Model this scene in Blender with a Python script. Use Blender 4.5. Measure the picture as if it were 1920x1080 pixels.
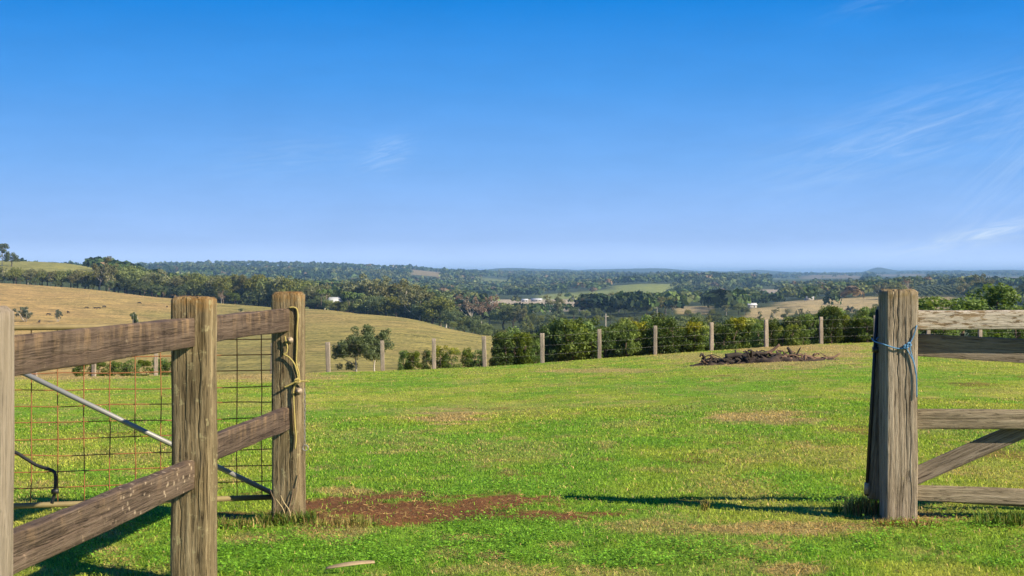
import bpy, math, random
import numpy as np
from mathutils import Vector, Matrix

# ------------------------------------------------------------------ reset
for o in list(bpy.data.objects):
    bpy.data.objects.remove(o, do_unlink=True)
scene = bpy.context.scene
COL = scene.collection
rng = np.random.default_rng(7)
random.seed(7)

# ------------------------------------------------------------------ camera
F = 2667.0            # focal length in photograph pixels (50 mm on a 36 mm frame)
HZ = 515.0            # row of the true horizon in the photograph
CAMZ = 1.5
cam_d = bpy.data.cameras.new("camera")
cam_d.lens = 50.0
cam_d.sensor_width = 36.0
cam_d.shift_y = -(540.0 - HZ) / 1920.0
cam_d.clip_start = 0.1
cam_d.clip_end = 80000.0
cam_d.dof.use_dof = True
cam_d.dof.focus_distance = 24.0
cam_d.dof.aperture_fstop = 12.0
cam = bpy.data.objects.new("camera", cam_d)
COL.objects.link(cam)
cam.location = (0, 0, CAMZ)
cam.rotation_euler = (math.radians(90), 0, 0)
scene.camera = cam

# ------------------------------------------------------------------ sun, sky, exposure
SUN = Vector((1.90, -1.01, 1.40)).normalized()
sun_d = bpy.data.lights.new("sun", 'SUN')
sun_d.energy = 5.0
sun_d.angle = math.radians(0.55)
sun_d.color = (1.0, 0.87, 0.64)
sun = bpy.data.objects.new("sun", sun_d)
COL.objects.link(sun)
sun.rotation_euler = SUN.to_track_quat('Z', 'Y').to_euler()
sun.location = (20, -10, 30)

scene.view_settings.view_transform = 'Standard'
scene.view_settings.look = 'None'
scene.view_settings.exposure = 0.75
scene.view_settings.gamma = 1.0
scene.view_settings.use_curve_mapping = False


class NT:
    """tiny helper for node trees"""
    def __init__(s, tree):
        s.t = tree
        s.n = tree.nodes
        s.n.clear()

    def node(s, typ, props=None, **inp):
        nd = s.n.new(typ)
        for k, v in (props or {}).items():
            setattr(nd, k, v)
        for k, v in inp.items():
            key = int(k[1:]) if k[0] == '_' and k[1:].isdigit() else k.replace('_', ' ')
            s.set(nd.inputs[key], v)
        return nd

    def set(s, sock, v):
        if isinstance(v, bpy.types.NodeSocket):
            s.t.links.new(v, sock)
        elif isinstance(v, bpy.types.Node):
            s.t.links.new(v.outputs[0], sock)
        else:
            if hasattr(sock.default_value, '__len__') and hasattr(v, '__len__'):
                v = tuple(v)
                if len(sock.default_value) == 4 and len(v) == 3:
                    v = v + (1.0,)
            sock.default_value = v

    def math(s, op, a, b=0.0, clamp=False):
        return s.node('ShaderNodeMath', {'operation': op, 'use_clamp': clamp}, _0=a, _1=b).outputs[0]

    def vmath(s, op, a, b=(0, 0, 0)):
        return s.node('ShaderNodeVectorMath', {'operation': op}, _0=a, _1=b).outputs[0]

    def mix(s, fac, a, b, blend='MIX'):
        nd = s.node('ShaderNodeMix', {'data_type': 'RGBA', 'blend_type': blend})
        s.set(nd.inputs[0], fac)
        s.set(nd.inputs[6], a)
        s.set(nd.inputs[7], b)
        return nd.outputs[2]

    def noise(s, vec, scale, detail=4.0, rough=0.55, dist=0.0):
        nd = s.node('ShaderNodeTexNoise', None, Vector=vec, Scale=scale, Detail=detail, Roughness=rough, Distortion=dist)
        return nd.outputs[0]

    def ramp(s, fac, stops, interp='LINEAR'):
        nd = s.node('ShaderNodeValToRGB')
        r = nd.color_ramp
        r.interpolation = interp
        while len(r.elements) < len(stops):
            r.elements.new(0.5)
        for e, (p, c) in zip(r.elements, stops):
            e.position = p
            if not hasattr(c, '__len__'):
                c = (c, c, c)
            e.color = tuple(c[:3]) + (1.0,)
        s.set(nd.inputs[0], fac)
        return nd.outputs[0]

    def maprange(s, v, a, b, c=0.0, d=1.0, smooth=False):
        nd = s.node('ShaderNodeMapRange', {'interpolation_type': 'SMOOTHSTEP' if smooth else 'LINEAR'})
        for i, val in enumerate((v, a, b, c, d)):
            s.set(nd.inputs[i], val)
        return nd.outputs[0]

    def scale(s, vec, xyz):
        return s.vmath('MULTIPLY', vec, xyz)


world = bpy.data.worlds.new("World")
scene.world = world
world.use_nodes = True
w = NT(world.node_tree)
tc = w.node('ShaderNodeTexCoord')
gen = tc.outputs['Generated']
sky = w.node('ShaderNodeTexSky', {'sky_type': 'NISHITA'})
sky.sun_disc = False
sky.sun_elevation = math.asin(SUN.z)
sky.sun_rotation = math.atan2(SUN.x, SUN.y)
sky.altitude = 100
sky.air_density = 1.0
sky.dust_density = 0.2
sky.ozone_density = 3.0
nish = w.scale(sky.outputs[0], (0.1, 0.1, 0.1))
sep = w.node('ShaderNodeSeparateXYZ', None, Vector=gen)
# clear winter sky: the deep blue above pales evenly towards the horizon on all sides
grad = w.ramp(w.math('POWER', w.math('MAXIMUM', sep.outputs[2], 0.0), 0.5), [
    (0.0, (0.76, 0.90, 1.15)), (0.05, (0.58, 0.72, 1.0)), (0.155, (0.245, 0.368, 0.618)), (0.277, (0.112, 0.268, 0.560)), (0.363, (0.040, 0.200, 0.515)),
    (0.436, (0.001, 0.142, 0.455)), (0.62, (0.001, 0.078, 0.288)), (1.0, (0.001, 0.052, 0.210))])
skycol = w.mix(0.01, grad, nish)
# thin high cirrus: soft streaks, each with its own bearing, height, tilt and size
az = w.math('ARCTAN2', sep.outputs[0], sep.outputs[1])
cn = None
for (a0, e0, tilt, la, lb, amt, sc) in ((0.322, 0.0270, 0.21, 0.062, 0.0058, 1.0, 0.8), (0.270, 0.095, 0.28, 0.085, 0.024, 0.30, 0.7), (0.345, 0.075, 0.9, 0.050, 0.035, 0.22, 0.8), (-0.088, 0.084, 0.30, 0.016, 0.010, 0.34, 2.0),
                                        (-0.16, 0.080, 0.1, 0.05, 0.016, 0.10, 1.2), (0.28, 0.190, 0.25, 0.05, 0.006, 0.16, 1.0), (-0.75, 0.12, 0.2, 0.10, 0.03, 0.3, 1.0), (0.85, 0.10, 0.25, 0.15, 0.03, 0.35, 1.0), (2.2, 0.15, 0.1, 0.2, 0.04, 0.3, 1.0), (-2.1, 0.2, 0.2, 0.2, 0.04, 0.3, 1.0)):
    da = w.math('SUBTRACT', az, a0); de = w.math('SUBTRACT', sep.outputs[2], e0)
    de = w.math('SUBTRACT', de, w.math('MULTIPLY', da, tilt))
    q = w.math('ADD', w.math('POWER', w.math('ABSOLUTE', w.math('DIVIDE', da, la)), 2.0), w.math('POWER', w.math('ABSOLUTE', w.math('DIVIDE', de, lb)), 2.0))
    g = w.math('EXPONENT', w.math('MULTIPLY', q, -1.0))
    v = w.node('ShaderNodeCombineXYZ', None, X=w.math('MULTIPLY', da, 26.0 * sc), Y=w.math('MULTIPLY', de, 190.0 * sc), Z=a0 * 40)
    n = w.maprange(w.noise(v, 1.0, 6.0, 0.62, 0.9), 0.32, 0.80, 0, 1, True)
    c1 = w.math('MULTIPLY', w.math('MULTIPLY', g, n), amt)
    cn = c1 if cn is None else w.math('ADD', cn, c1, True)
mottle = w.maprange(w.noise(w.scale(gen, (14.0, 14.0, 60.0)), 1.0, 4.0, 0.6), 0.3, 0.7, 0.965, 1.035)
skycol = w.mix(1.0, skycol, w.node('ShaderNodeCombineXYZ', None, X=mottle, Y=mottle, Z=mottle).outputs[0], 'MULTIPLY')
skycol = w.mix(cn, skycol, (0.46, 0.55, 0.66))
bg = w.node('ShaderNodeBackground', None, Color=skycol, Strength=1.0)
out = w.node('ShaderNodeOutputWorld', None, Surface=bg)


# ------------------------------------------------------------------ numeric noise
def _hash(ix, iy, seed):
    h = (ix.astype(np.int64) * 374761393 + iy.astype(np.int64) * 668265263 + seed * 974634777) & 0x7fffffff
    h = ((h ^ (h >> 13)) * 1274126177) & 0x7fffffff
    h = h ^ (h >> 16)
    return (h & 0xffff) / 65535.0


def vnoise(x, y, seed=0):
    x = np.asarray(x, float); y = np.asarray(y, float)
    ix = np.floor(x); iy = np.floor(y)
    fx = x - ix; fy = y - iy
    fx = fx * fx * (3 - 2 * fx); fy = fy * fy * (3 - 2 * fy)
    a = _hash(ix, iy, seed); b = _hash(ix + 1, iy, seed)
    c = _hash(ix, iy + 1, seed); d = _hash(ix + 1, iy + 1, seed)
    return a + (b - a) * fx + (c - a) * fy + (a - b - c + d) * fx * fy


def fbm(x, y, seed=0, oct=4, gain=0.5):
    s = 0.0; amp = 1.0; tot = 0.0
    for i in range(oct):
        s = s + amp * vnoise(np.asarray(x) * 2.03 ** i + 17.3 * i, np.asarray(y) * 2.03 ** i - 9.1 * i, seed + i * 31)
        tot += amp; amp *= gain
    return s / tot


def sstep(v, a, b):
    t = np.clip((np.asarray(v, float) - a) / (b - a), 0, 1)
    return t * t * (3 - 2 * t)


# ------------------------------------------------------------------ terrain heights
# for each viewing column (photo pixel): (distance m, photo row of the ground there)
COLS = {
    -300: [(9, 958), (56, 705), (90, 712), (200, 685), (400, 615), (600, 560), (850, 515), (1000, 518), (1300, 480), (1600, 478), (2500, 515), (5000, 512), (8000, 512), (14000, 514), (30000, 516)],
    0: [(9, 958), (56, 705), (90, 713), (200, 690), (400, 630), (600, 575), (850, 529), (1000, 534), (1300, 492), (1500, 487), (2500, 515), (5000, 505), (8000, 512), (14000, 514), (30000, 516)],
    150: [(9, 958), (56, 705), (90, 713), (200, 692), (400, 634), (600, 580), (840, 539), (1000, 545), (1300, 500), (1500, 490), (2500, 525), (5000, 505), (8000, 510), (14000, 514), (30000, 516)],
    320: [(9, 958), (56, 703), (90, 714), (200, 695), (400, 640), (600, 590), (800, 557), (950, 566), (1500, 545), (3000, 530), (6000, 499), (9000, 510), (14000, 514), (30000, 516)],
    480: [(9, 958), (56, 700), (90, 713), (200, 690), (400, 630), (600, 590), (760, 572), (900, 585), (1500, 552), (3000, 532), (6000, 501), (9000, 511), (14000, 514), (30000, 516)],
    640: [(9, 958), (56, 697), (90, 711), (130, 699), (250, 665), (450, 612), (680, 578), (850, 600), (1500, 560), (3000, 535), (5500, 506), (9000, 512), (14000, 514), (30000, 516)],
    780: [(9, 958), (57, 692), (85, 708), (130, 705), (250, 672), (400, 627), (590, 594), (750, 620), (1200, 580), (1700, 566), (3000, 540), (5500, 511), (9000, 513), (14000, 514), (30000, 516)],
    940: [(9, 958), (58, 685), (80, 705), (130, 714), (250, 682), (400, 647), (500, 633), (640, 655), (1000, 603), (1500, 576), (2500, 560), (4000, 537), (6000, 518), (9000, 514), (14000, 512), (30000, 516)],
    1200: [(9, 958), (60, 665), (75, 685), (120, 720), (250, 710), (500, 640), (700, 612), (1000, 592), (1500, 576), (2300, 553), (3000, 537), (4500, 528), (6500, 517), (9000, 518), (14000, 511), (30000, 516)],
    1360: [(9, 958), (61, 654), (75, 672), (120, 705), (250, 700), (500, 640), (800, 604), (1200, 582), (2000, 566), (3500, 538), (5000, 521), (8000, 520), (14000, 513), (30000, 516)],
    1540: [(9, 958), (63, 643), (75, 655), (150, 690), (400, 640), (700, 605), (1000, 588), (1400, 562), (2000, 553), (3000, 538), (4500, 532), (8000, 519), (14000, 513), (30000, 516)],
    1700: [(9, 958), (65, 639), (75, 643), (150, 672), (400, 625), (800, 588), (1200, 572), (1700, 545), (2200, 540), (4000, 531), (8000, 518), (15000, 512), (30000, 516)],
    1800: [(9, 958), (66, 637), (80, 640), (150, 668), (400, 625), (800, 588), (1200, 572), (1700, 540), (2200, 538), (4000, 531), (8000, 518), (15000, 512), (30000, 516)],
    1920: [(9, 958), (67, 635), (90, 640), (200, 655), (400, 618), (800, 585), (1500, 552), (2200, 540), (4000, 530), (8000, 518), (15000, 511), (30000, 516)],
    2300: [(9, 958), (68, 630), (90, 635), (200, 645), (400, 610), (800, 580), (1500, 552), (3000, 535), (8000, 518), (15000, 511), (30000, 516)],
}
LD = np.linspace(math.log(3.0), math.log(30000.0), 420)
PX = np.arange(-300, 2301, 20.0)


def gsm(a, sig, axis):
    r = int(sig * 3) + 1
    k = np.exp(-0.5 * (np.arange(-r, r + 1) / sig) ** 2); k /= k.sum()
    pad = [(0, 0)] * a.ndim; pad[axis] = (r, r)
    b = np.pad(a, pad, mode='edge')
    return np.apply_along_axis(lambda v: np.convolve(v, k, mode='valid'), axis, b)


_cx = np.array(sorted(COLS), float)
_tab = []
for c in sorted(COLS):
    ds = np.array([p[0] for p in COLS[c]], float)
    zs = np.array([CAMZ - (p[1] - HZ) * p[0] / F for p in COLS[c]])
    ds = np.concatenate([[1.0], ds]); zs[0] = 0.0; zs = np.concatenate([[0.0], zs])
    # near the gate the paddock runs straight down to the fence; linear in distance there
    far = np.interp(LD, np.log(ds), zs)
    near = np.interp(np.exp(LD), [0, 9, ds[2]], [0, 0, zs[2]])
    _tab.append(np.where(np.exp(LD) < ds[2], near, far))
_tab = np.array(_tab)
_fine = np.array([np.interp(PX, _cx, _tab[:, j]) for j in range(len(LD))]).T
_fine = gsm(_fine, 1.3, 1)
_fine = gsm(_fine, 2.0, 0)
_mean = _fine.mean(axis=0)
BUMPS = [(1648, 15500, 17, 62, 0.10), (1250, 13000, 60, 34, 0.12), (1150, 13500, 50, 22, 0.1), (1000, 13000, 60, 32, 0.12), (920, 12500, 40, 24, 0.1), (1420, 14500, 45, 26, 0.1), (1740, 14000, 70, 22, 0.1),
         (1205, 2750, 75, 7, 0.10), (1330, 3600, 120, 12, 0.15), (760, 5300, 90, 10, 0.12), (1860, 11000, 120, 22, 0.12), (560, 6100, 120, 10, 0.1)]


def H(x, y):
    x = np.asarray(x, float); y = np.asarray(y, float)
    th = np.arctan2(x, y)
    r = np.maximum(np.hypot(x, y), 0.01)
    tcl = np.clip(th, -0.42, 0.42)
    px = 960 + F * np.tan(tcl)
    d = np.clip(r * np.cos(tcl), 3.001, 29999.0)
    fx = np.clip((px - PX[0]) / 20.0, 0, len(PX) - 1.001)
    fd = np.clip((np.log(d) - LD[0]) / (LD[1] - LD[0]), 0, len(LD) - 1.001)
    i = fx.astype(int); j = fd.astype(int)
    a = fx - i; b = fd - j
    z = (_fine[i, j] * (1 - a) * (1 - b) + _fine[i + 1, j] * a * (1 - b) + _fine[i, j + 1] * (1 - a) * b + _fine[i + 1, j + 1] * a * b)
    zm = _mean[j] * (1 - b) + _mean[j + 1] * b
    back = sstep(np.abs(th), 0.6, 1.6)
    z = z * (1 - back) + zm * back
    ld = np.log(d)
    for (bp, bd, bw, bh, bs) in BUMPS:
        z = z + bh * np.exp(-0.5 * ((px - bp) / bw) ** 2 - 0.5 * ((ld - math.log(bd)) / bs) ** 2)
    z = z + (fbm(x / 420, y / 420, 3, 4) - 0.5) * 22 * sstep(d, 900, 4000) * (1 + sstep(d, 4000, 12000))
    z = z + (fbm(x / 35, y / 35, 5, 3) - 0.5) * 1.6 * sstep(d, 80, 300)
    z = z + (fbm(x / 0.11, y / 0.11, 13, 3) - 0.5) * 0.022 * (1 - sstep(d, 14, 22)) * sstep(d, 4, 6)
    z = z + (fbm(x / 0.9, y / 0.9, 9, 3) - 0.5) * 0.05 * sstep(d, 3, 6) * (1 - sstep(d, 8000, 9000))
    return z


def Hs(x, y):
    return float(H(np.array([x]), np.array([y]))[0])


def proj(x, y, z):
    y = np.maximum(y, 0.01)
    return 960 + F * x / y, HZ + F * (CAMZ - z) / y


def unpx(px, d):
    return (px - 960) / F * d


def ground_at_row(px, row):
    """distance at which the paddock meets this photo pixel (ray march on the ground)"""
    d = np.linspace(4, 75, 3000)
    x = (px - 960) / F * d
    rows = proj(x, d, H(x, d))[1]
    k = np.argmin(np.abs(rows - row))
    return float(x[k]), float(d[k])


# ------------------------------------------------------------------ mesh helpers
def make_mesh(name, verts, faces_flat, sizes, mats=(), colors=None, smooth=False, matidx=None):
    me = bpy.data.meshes.new(name)
    verts = np.asarray(verts, np.float32).reshape(-1, 3)
    faces_flat = np.asarray(faces_flat, np.int32).ravel()
    sizes = np.asarray(sizes, np.int32)
    me.vertices.add(len(verts)); me.vertices.foreach_set('co', verts.ravel())
    me.loops.add(len(faces_flat)); me.loops.foreach_set('vertex_index', faces_flat)
    me.polygons.add(len(sizes))
    starts = np.concatenate([[0], np.cumsum(sizes)[:-1]]).astype(np.int32)
    me.polygons.foreach_set('loop_start', starts)
    try:
        me.polygons.foreach_set('loop_total', sizes)
    except Exception:
        pass
    if matidx is not None:
        me.polygons.foreach_set('material_index', np.asarray(matidx, np.int32))
    if smooth:
        me.polygons.foreach_set('use_smooth', np.ones(len(sizes), bool))
    if colors is not None:
        at = me.attributes.new('col', 'FLOAT_COLOR', 'POINT')
        c = np.ones((len(verts), 4), np.float32); c[:, :3] = colors
        at.data.foreach_set('color', c.ravel())
    for m in mats:
        me.materials.append(m)
    me.update(calc_edges=True)
    me.validate()
    return me


def quads(n):
    return np.arange(n * 4, dtype=np.int32), np.full(n, 4, np.int32)


def link(name, me, parent=None, loc=(0, 0, 0), rot=None, scale=None):
    o = bpy.data.objects.new(name, me)
    COL.objects.link(o)
    o.location = loc
    if rot is not None:
        o.rotation_euler = rot
    if scale is not None:
        o.scale = scale
    if parent is not None:
        o.parent = parent
    return o


def tag(o, label=None, cat=None, group=None, kind=None):
    if label: o['label'] = label
    if cat: o['category'] = cat
    if group: o['group'] = group
    if kind: o['kind'] = kind
    return o


def thing(name, label, cat, loc=(0, 0, 0), rotz=0.0, group=None):
    o = bpy.data.objects.new(name, None)
    o.empty_display_size = 0.1
    COL.objects.link(o)
    o.location = loc
    o.rotation_euler = (0, 0, rotz)
    return tag(o, label, cat, group)


class MB:
    """collects polygons in world or local space"""
    def __init__(s):
        s.v = []; s.f = []; s.sz = []; s.n = 0

    def add(s, verts, faces):
        verts = np.asarray(verts, float).reshape(-1, 3)
        s.v.append(verts)
        for f in faces:
            s.f.extend(int(i) + s.n for i in f); s.sz.append(len(f))
        s.n += len(verts)
        return s

    def tube(s, pts, rad, sides=8, cap=True):
        pts = np.asarray(pts, float); n = len(pts)
        rad = np.broadcast_to(np.asarray(rad, float), (n,))
        tan = np.gradient(pts, axis=0)
        tan /= np.maximum(np.linalg.norm(tan, axis=1, keepdims=True), 1e-9)
        ref = np.array([0.0, 0, 1]) if abs(tan[0][2]) < 0.9 else np.array([1.0, 0, 0])
        vs = []
        nrm = np.cross(tan[0], ref); nrm /= np.linalg.norm(nrm)
        for i in range(n):
            nrm = nrm - tan[i] * np.dot(nrm, tan[i]); nrm /= max(np.linalg.norm(nrm), 1e-9)
            bi = np.cross(tan[i], nrm)
            a = np.arange(sides) / sides * 2 * math.pi
            vs.append(pts[i] + rad[i] * (np.cos(a)[:, None] * nrm + np.sin(a)[:, None] * bi))
        fs = []
        for i in range(n - 1):
            for k in range(sides):
                k2 = (k + 1) % sides
                fs.append((i * sides + k, i * sides + k2, (i + 1) * sides + k2, (i + 1) * sides + k))
        if cap:
            fs.append(tuple(range(sides - 1, -1, -1)))
            fs.append(tuple((n - 1) * sides + k for k in range(sides)))
        return s.add(np.concatenate(vs), fs)

    def box(s, a, b):
        x0, y0, z0 = a; x1, y1, z1 = b
        v = [(x0, y0, z0), (x1, y0, z0), (x1, y1, z0), (x0, y1, z0), (x0, y0, z1), (x1, y0, z1), (x1, y1, z1), (x0, y1, z1)]
        return s.add(v, [(0, 3, 2, 1), (4, 5, 6, 7), (0, 1, 5, 4), (1, 2, 6, 5), (2, 3, 7, 6), (3, 0, 4, 7)])

    def mesh(s, name, mat, smooth=False):
        return make_mesh(name, np.concatenate(s.v), s.f, s.sz, [mat], smooth=smooth)

    def build(s, name, mat, parent=None, smooth=False, loc=(0, 0, 0)):
        return link(name, s.mesh(name, mat, smooth), parent, loc)


def spline(pts, per=6):
    p = np.asarray(pts, float)
    p = np.concatenate([[2 * p[0] - p[1]], p, [2 * p[-1] - p[-2]]])
    o = []
    for i in range(1, len(p) - 2):
        for t in np.arange(per) / per:
            a, b, c, d = p[i - 1], p[i], p[i + 1], p[i + 2]
            o.append(0.5 * ((2 * b) + (c - a) * t + (2 * a - 5 * b + 4 * c - d) * t * t + (3 * b - a - 3 * c + d) * t ** 3))
    o.append(p[-2])
    return np.array(o)


# ------------------------------------------------------------------ materials
def new_mat(name):
    m = bpy.data.materials.new(name)
    m.use_nodes = True
    return m, NT(m.node_tree)


def simple(name, col, rough=0.6, metal=0.0, vary=0.25, nscale=20.0, bump=0.0):
    m, t = new_mat(name)
    tcn = t.node('ShaderNodeTexCoord').outputs['Object']
    n = t.noise(tcn, nscale, 5.0, 0.6)
    c = t.mix(n, tuple(max(0, v * (1 - vary)) for v in col), tuple(min(1, v * (1 + vary)) for v in col))
    b = t.node('ShaderNodeBsdfPrincipled', None, Base_Color=c, Roughness=rough, Metallic=metal)
    if bump:
        bn = t.node('ShaderNodeBump', None, Strength=bump, Distance=0.01, Height=n)
        t.set(b.inputs['Normal'], bn.outputs[0])
    t.node('ShaderNodeOutputMaterial', None, Surface=b.outputs[0])
    return m


def wood(name, dark, mid, light, crack=0.45, lichen=None, lichen_amt=0.0, top=None, length=1.4, paint=None, blotch=0.5, lich_scale=22.0, spots=None, drips=0.0, warpk=1.0, streak=0.0):
    m, t = new_mat(name)
    tcn = t.node('ShaderNodeTexCoord').outputs['Object']
    rnd = t.node('ShaderNodeObjectInfo').outputs['Random']
    off = t.node('ShaderNodeCombineXYZ', None, X=t.math('MULTIPLY', rnd, 31.0), Y=t.math('MULTIPLY', rnd, 17.0), Z=t.math('MULTIPLY', rnd, 7.0))
    v = t.vmath('ADD', tcn, off)
    warp = t.noise(t.scale(v, (1, 1, 0.5)), 4.0, 2.0)
    vv = t.vmath('ADD', v, t.node('ShaderNodeCombineXYZ', None, X=t.math('MULTIPLY', warp, 0.05 * warpk), Y=t.math('MULTIPLY', warp, 0.04 * warpk), Z=0.0))
    g1 = t.noise(t.scale(vv, (1, 1, 0.045)), 95.0, 8.0, 0.65)
    g2 = t.noise(t.scale(vv, (1, 1, 0.03)), 34.0, 6.0, 0.6)
    g3 = t.noise(t.scale(vv, (1, 1, 0.12)), 240.0, 4.0, 0.6)
    g = t.math('ADD', t.math('MULTIPLY', g1, 0.45), t.math('ADD', t.math('MULTIPLY', g2, 0.38), t.math('MULTIPLY', g3, 0.17)))
    g = t.maprange(g, 0.30, 0.70)
    col = t.ramp(g, [(0.22, dark), (0.47, mid), (0.74, light)])
    big = t.noise(t.scale(v, (1, 1, 0.35)), 7.0, 4.0, 0.6)
    col = t.mix(t.math('MULTIPLY', t.maprange(big, 0.45, 0.72, 0, 1, True), blotch), col, tuple(c * 0.55 for c in mid))
    stain = t.noise(t.scale(v, (1, 1, 0.12)), 16.0, 5.0, 0.7)
    col = t.mix(t.math('MULTIPLY', t.maprange(stain, 0.55, 0.75, 0, 1, True), 0.45), col, tuple(min(1, c * 1.35) for c in light))
    if streak:
        st = t.noise(t.scale(vv, (1, 1, 0.05)), 17.0, 4.0, 0.6)
        col = t.mix(t.math('MULTIPLY', t.maprange(st, 0.52, 0.68, 0, 1, True), streak), col, tuple(c * 0.42 for c in mid))
        st2 = t.noise(t.scale(t.vmath('ADD', vv, (3.1, 7.7, 0.0)), (1, 1, 0.035)), 28.0, 4.0, 0.6)
        col = t.mix(t.math('MULTIPLY', t.maprange(st2, 0.60, 0.70, 0, 1, True), streak), col, tuple(min(1, c * 1.3) for c in light))
    if drips:
        dn = t.noise(t.scale(v, (0.3, 0.22, 1.0)), 17.0, 5.0, 0.62)
        yy = t.node('ShaderNodeSeparateXYZ', None, Vector=tcn).outputs[1]
        hy = t.maprange(t.math('ADD', yy, t.math('MULTIPLY', t.math('SUBTRACT', dn, 0.5), 0.12)), -0.02, 0.07, 0.12, 1.0, True)
        col = t.mix(t.math('MULTIPLY', t.math('MULTIPLY', t.maprange(dn, 0.46, 0.68, 0, 1, True), hy), drips), col, (0.30, 0.205, 0.12))
        dn2 = t.noise(t.scale(t.vmath('ADD', v, (5.0, 1.0, 9.0)), (0.3, 0.25, 1.0)), 9.0, 5.0, 0.65)
        col = t.mix(t.math('MULTIPLY', t.maprange(dn2, 0.50, 0.68, 0, 1, True), drips * 0.8), col, tuple(c * 0.45 for c in mid))
    # drying checks: long thin dark splits
    ck = t.noise(t.scale(vv, (1, 1, 0.018)), 62.0, 3.0, 0.5)
    ckm = t.math('MULTIPLY', t.maprange(t.math('ABSOLUTE', t.math('SUBTRACT', ck, 0.5)), 0.006, 0.020, 1.0, 0.0), t.maprange(big, 0.40, 0.50, 0, 1, True))
    col = t.mix(t.math('MULTIPLY', ckm, crack), col, tuple(c * 0.25 for c in dark))
    sep = t.node('ShaderNodeSeparateXYZ', None, Vector=tcn)
    if top is not None:
        tn = t.noise(v, 26.0, 4.0, 0.7)
        tm = t.maprange(t.math('ADD', sep.outputs[2], t.math('MULTIPLY', tn, 0.30)), length + 0.05, length + 0.22, 0.0, 1.0, True)
        col = t.mix(t.math('MULTIPLY', tm, 0.85), col, top)
    if paint is not None:
        pn = t.noise(t.scale(v, (1, 1, 0.22)), 62.0, 8.0, 0.75, 0.3)
        pb = t.noise(t.scale(v, (1, 1, 0.5)), 5.0, 2.0, 0.5)
        pm = t.maprange(t.math('ADD', pn, t.math('MULTIPLY', t.math('SUBTRACT', pb, 0.5), 0.45)), 0.475, 0.53, 0, 1)
        col = t.mix(t.math('MULTIPLY', pm, 0.85), col, paint)
    if lichen is not None and lichen_amt > 0:
        ln = t.noise(v, lich_scale, 6.0, 0.68, 0.2)
        lm = t.maprange(ln, 0.64 - 0.12 * lichen_amt, 0.70 - 0.10 * lichen_amt, 0, 1, True)
        col = t.mix(t.math('MULTIPLY', lm, 0.7), col, lichen)
    if spots is not None:
        vo = t.node('ShaderNodeTexVoronoi', None, Vector=t.vmath('ADD', v, t.scale(t.node('ShaderNodeTexNoise', None, Vector=v, Scale=45.0, Detail=3.0).outputs[1], (0.012, 0.012, 0.012))), Scale=32.0)
        sel = t.node('ShaderNodeSeparateXYZ', None, Vector=vo.outputs['Color']).outputs[0]
        sm = t.math('MULTIPLY', t.maprange(vo.outputs['Distance'], 0.26, 0.40, 1, 0, True), t.math('GREATER_THAN', sel, 0.5))
        zone = t.maprange(sep.outputs[2], spots[0], spots[1], 0, 1, True)
        col = t.mix(t.math('MULTIPLY', t.math('MULTIPLY', sm, zone), 0.75), col, spots[2])
    col = t.mix(1.0, col, (0.89, 0.86, 0.84), 'MULTIPLY')
    hgt = t.math('SUBTRACT', g, t.math('MULTIPLY', ckm, 1.2 * min(1.0, crack * 1.3)))
    bump = t.node('ShaderNodeBump', None, Strength=1.0, Distance=0.007, Height=hgt)
    b = t.node('ShaderNodeBsdfPrincipled', None, Base_Color=col, Roughness=0.85, Normal=bump.outputs[0])
    t.set(b.inputs['Specular IOR Level'], 0.25)
    t.node('ShaderNodeOutputMaterial', None, Surface=b.outputs[0])
    return m


def leaf_mat(name, c_lo, c_hi, c_tip=None, tip_amt=0.0, trans=0.35, vary=0.35):
    """foliage: colour differs from leaf to leaf, from clump to clump and from plant to plant"""
    m, t = new_mat(name)
    geo = t.node('ShaderNodeNewGeometry')
    isl = geo.outputs['Random Per Island']
    oi = t.node('ShaderNodeObjectInfo').outputs['Random']
    obj = t.node('ShaderNodeTexCoord').outputs['Object']
    cl = t.noise(t.vmath('ADD', obj, t.node('ShaderNodeCombineXYZ', None, X=t.math('MULTIPLY', oi, 50.0), Y=oi, Z=oi)), 5.0, 3.0, 0.6)
    f = t.math('ADD', t.math('MULTIPLY', isl, 0.5), t.math('MULTIPLY', t.maprange(cl, 0.3, 0.7), 0.5), True)
    col = t.mix(f, c_lo, c_hi)
    if c_tip is not None:
        z = t.node('ShaderNodeSeparateXYZ', None, Vector=obj).outputs[2]
        tp = t.math('MULTIPLY', t.maprange(t.math('ADD', z, t.math('MULTIPLY', t.math('SUBTRACT', cl, 0.5), 1.1)), 0.62, 1.0, 0, 1, True), tip_amt)
        col = t.mix(tp, col, c_tip)
    hs = t.node('ShaderNodeHueSaturation', None, Hue=t.maprange(oi, 0, 1, 0.475, 0.515), Saturation=t.maprange(oi, 0, 1, 1.1, 0.8),
                Value=t.maprange(oi, 0, 1, 1.0 - vary * 0.5, 1.0 + vary), Fac=1.0, Color=col).outputs[0]
    b = t.node('ShaderNodeBsdfPrincipled', None, Base_Color=hs, Roughness=0.55)
    t.set(b.inputs['Specular IOR Level'], 0.3)
    tr = t.node('ShaderNodeBsdfTranslucent', None, Color=t.mix(1.0, hs, (1.25, 1.2, 0.5), 'MULTIPLY'))
    mx = t.node('ShaderNodeMixShader', None, _0=trans, _1=b.outputs[0], _2=tr.outputs[0])
    t.node('ShaderNodeOutputMaterial', None, Surface=mx.outputs[0])
    return m


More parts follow.
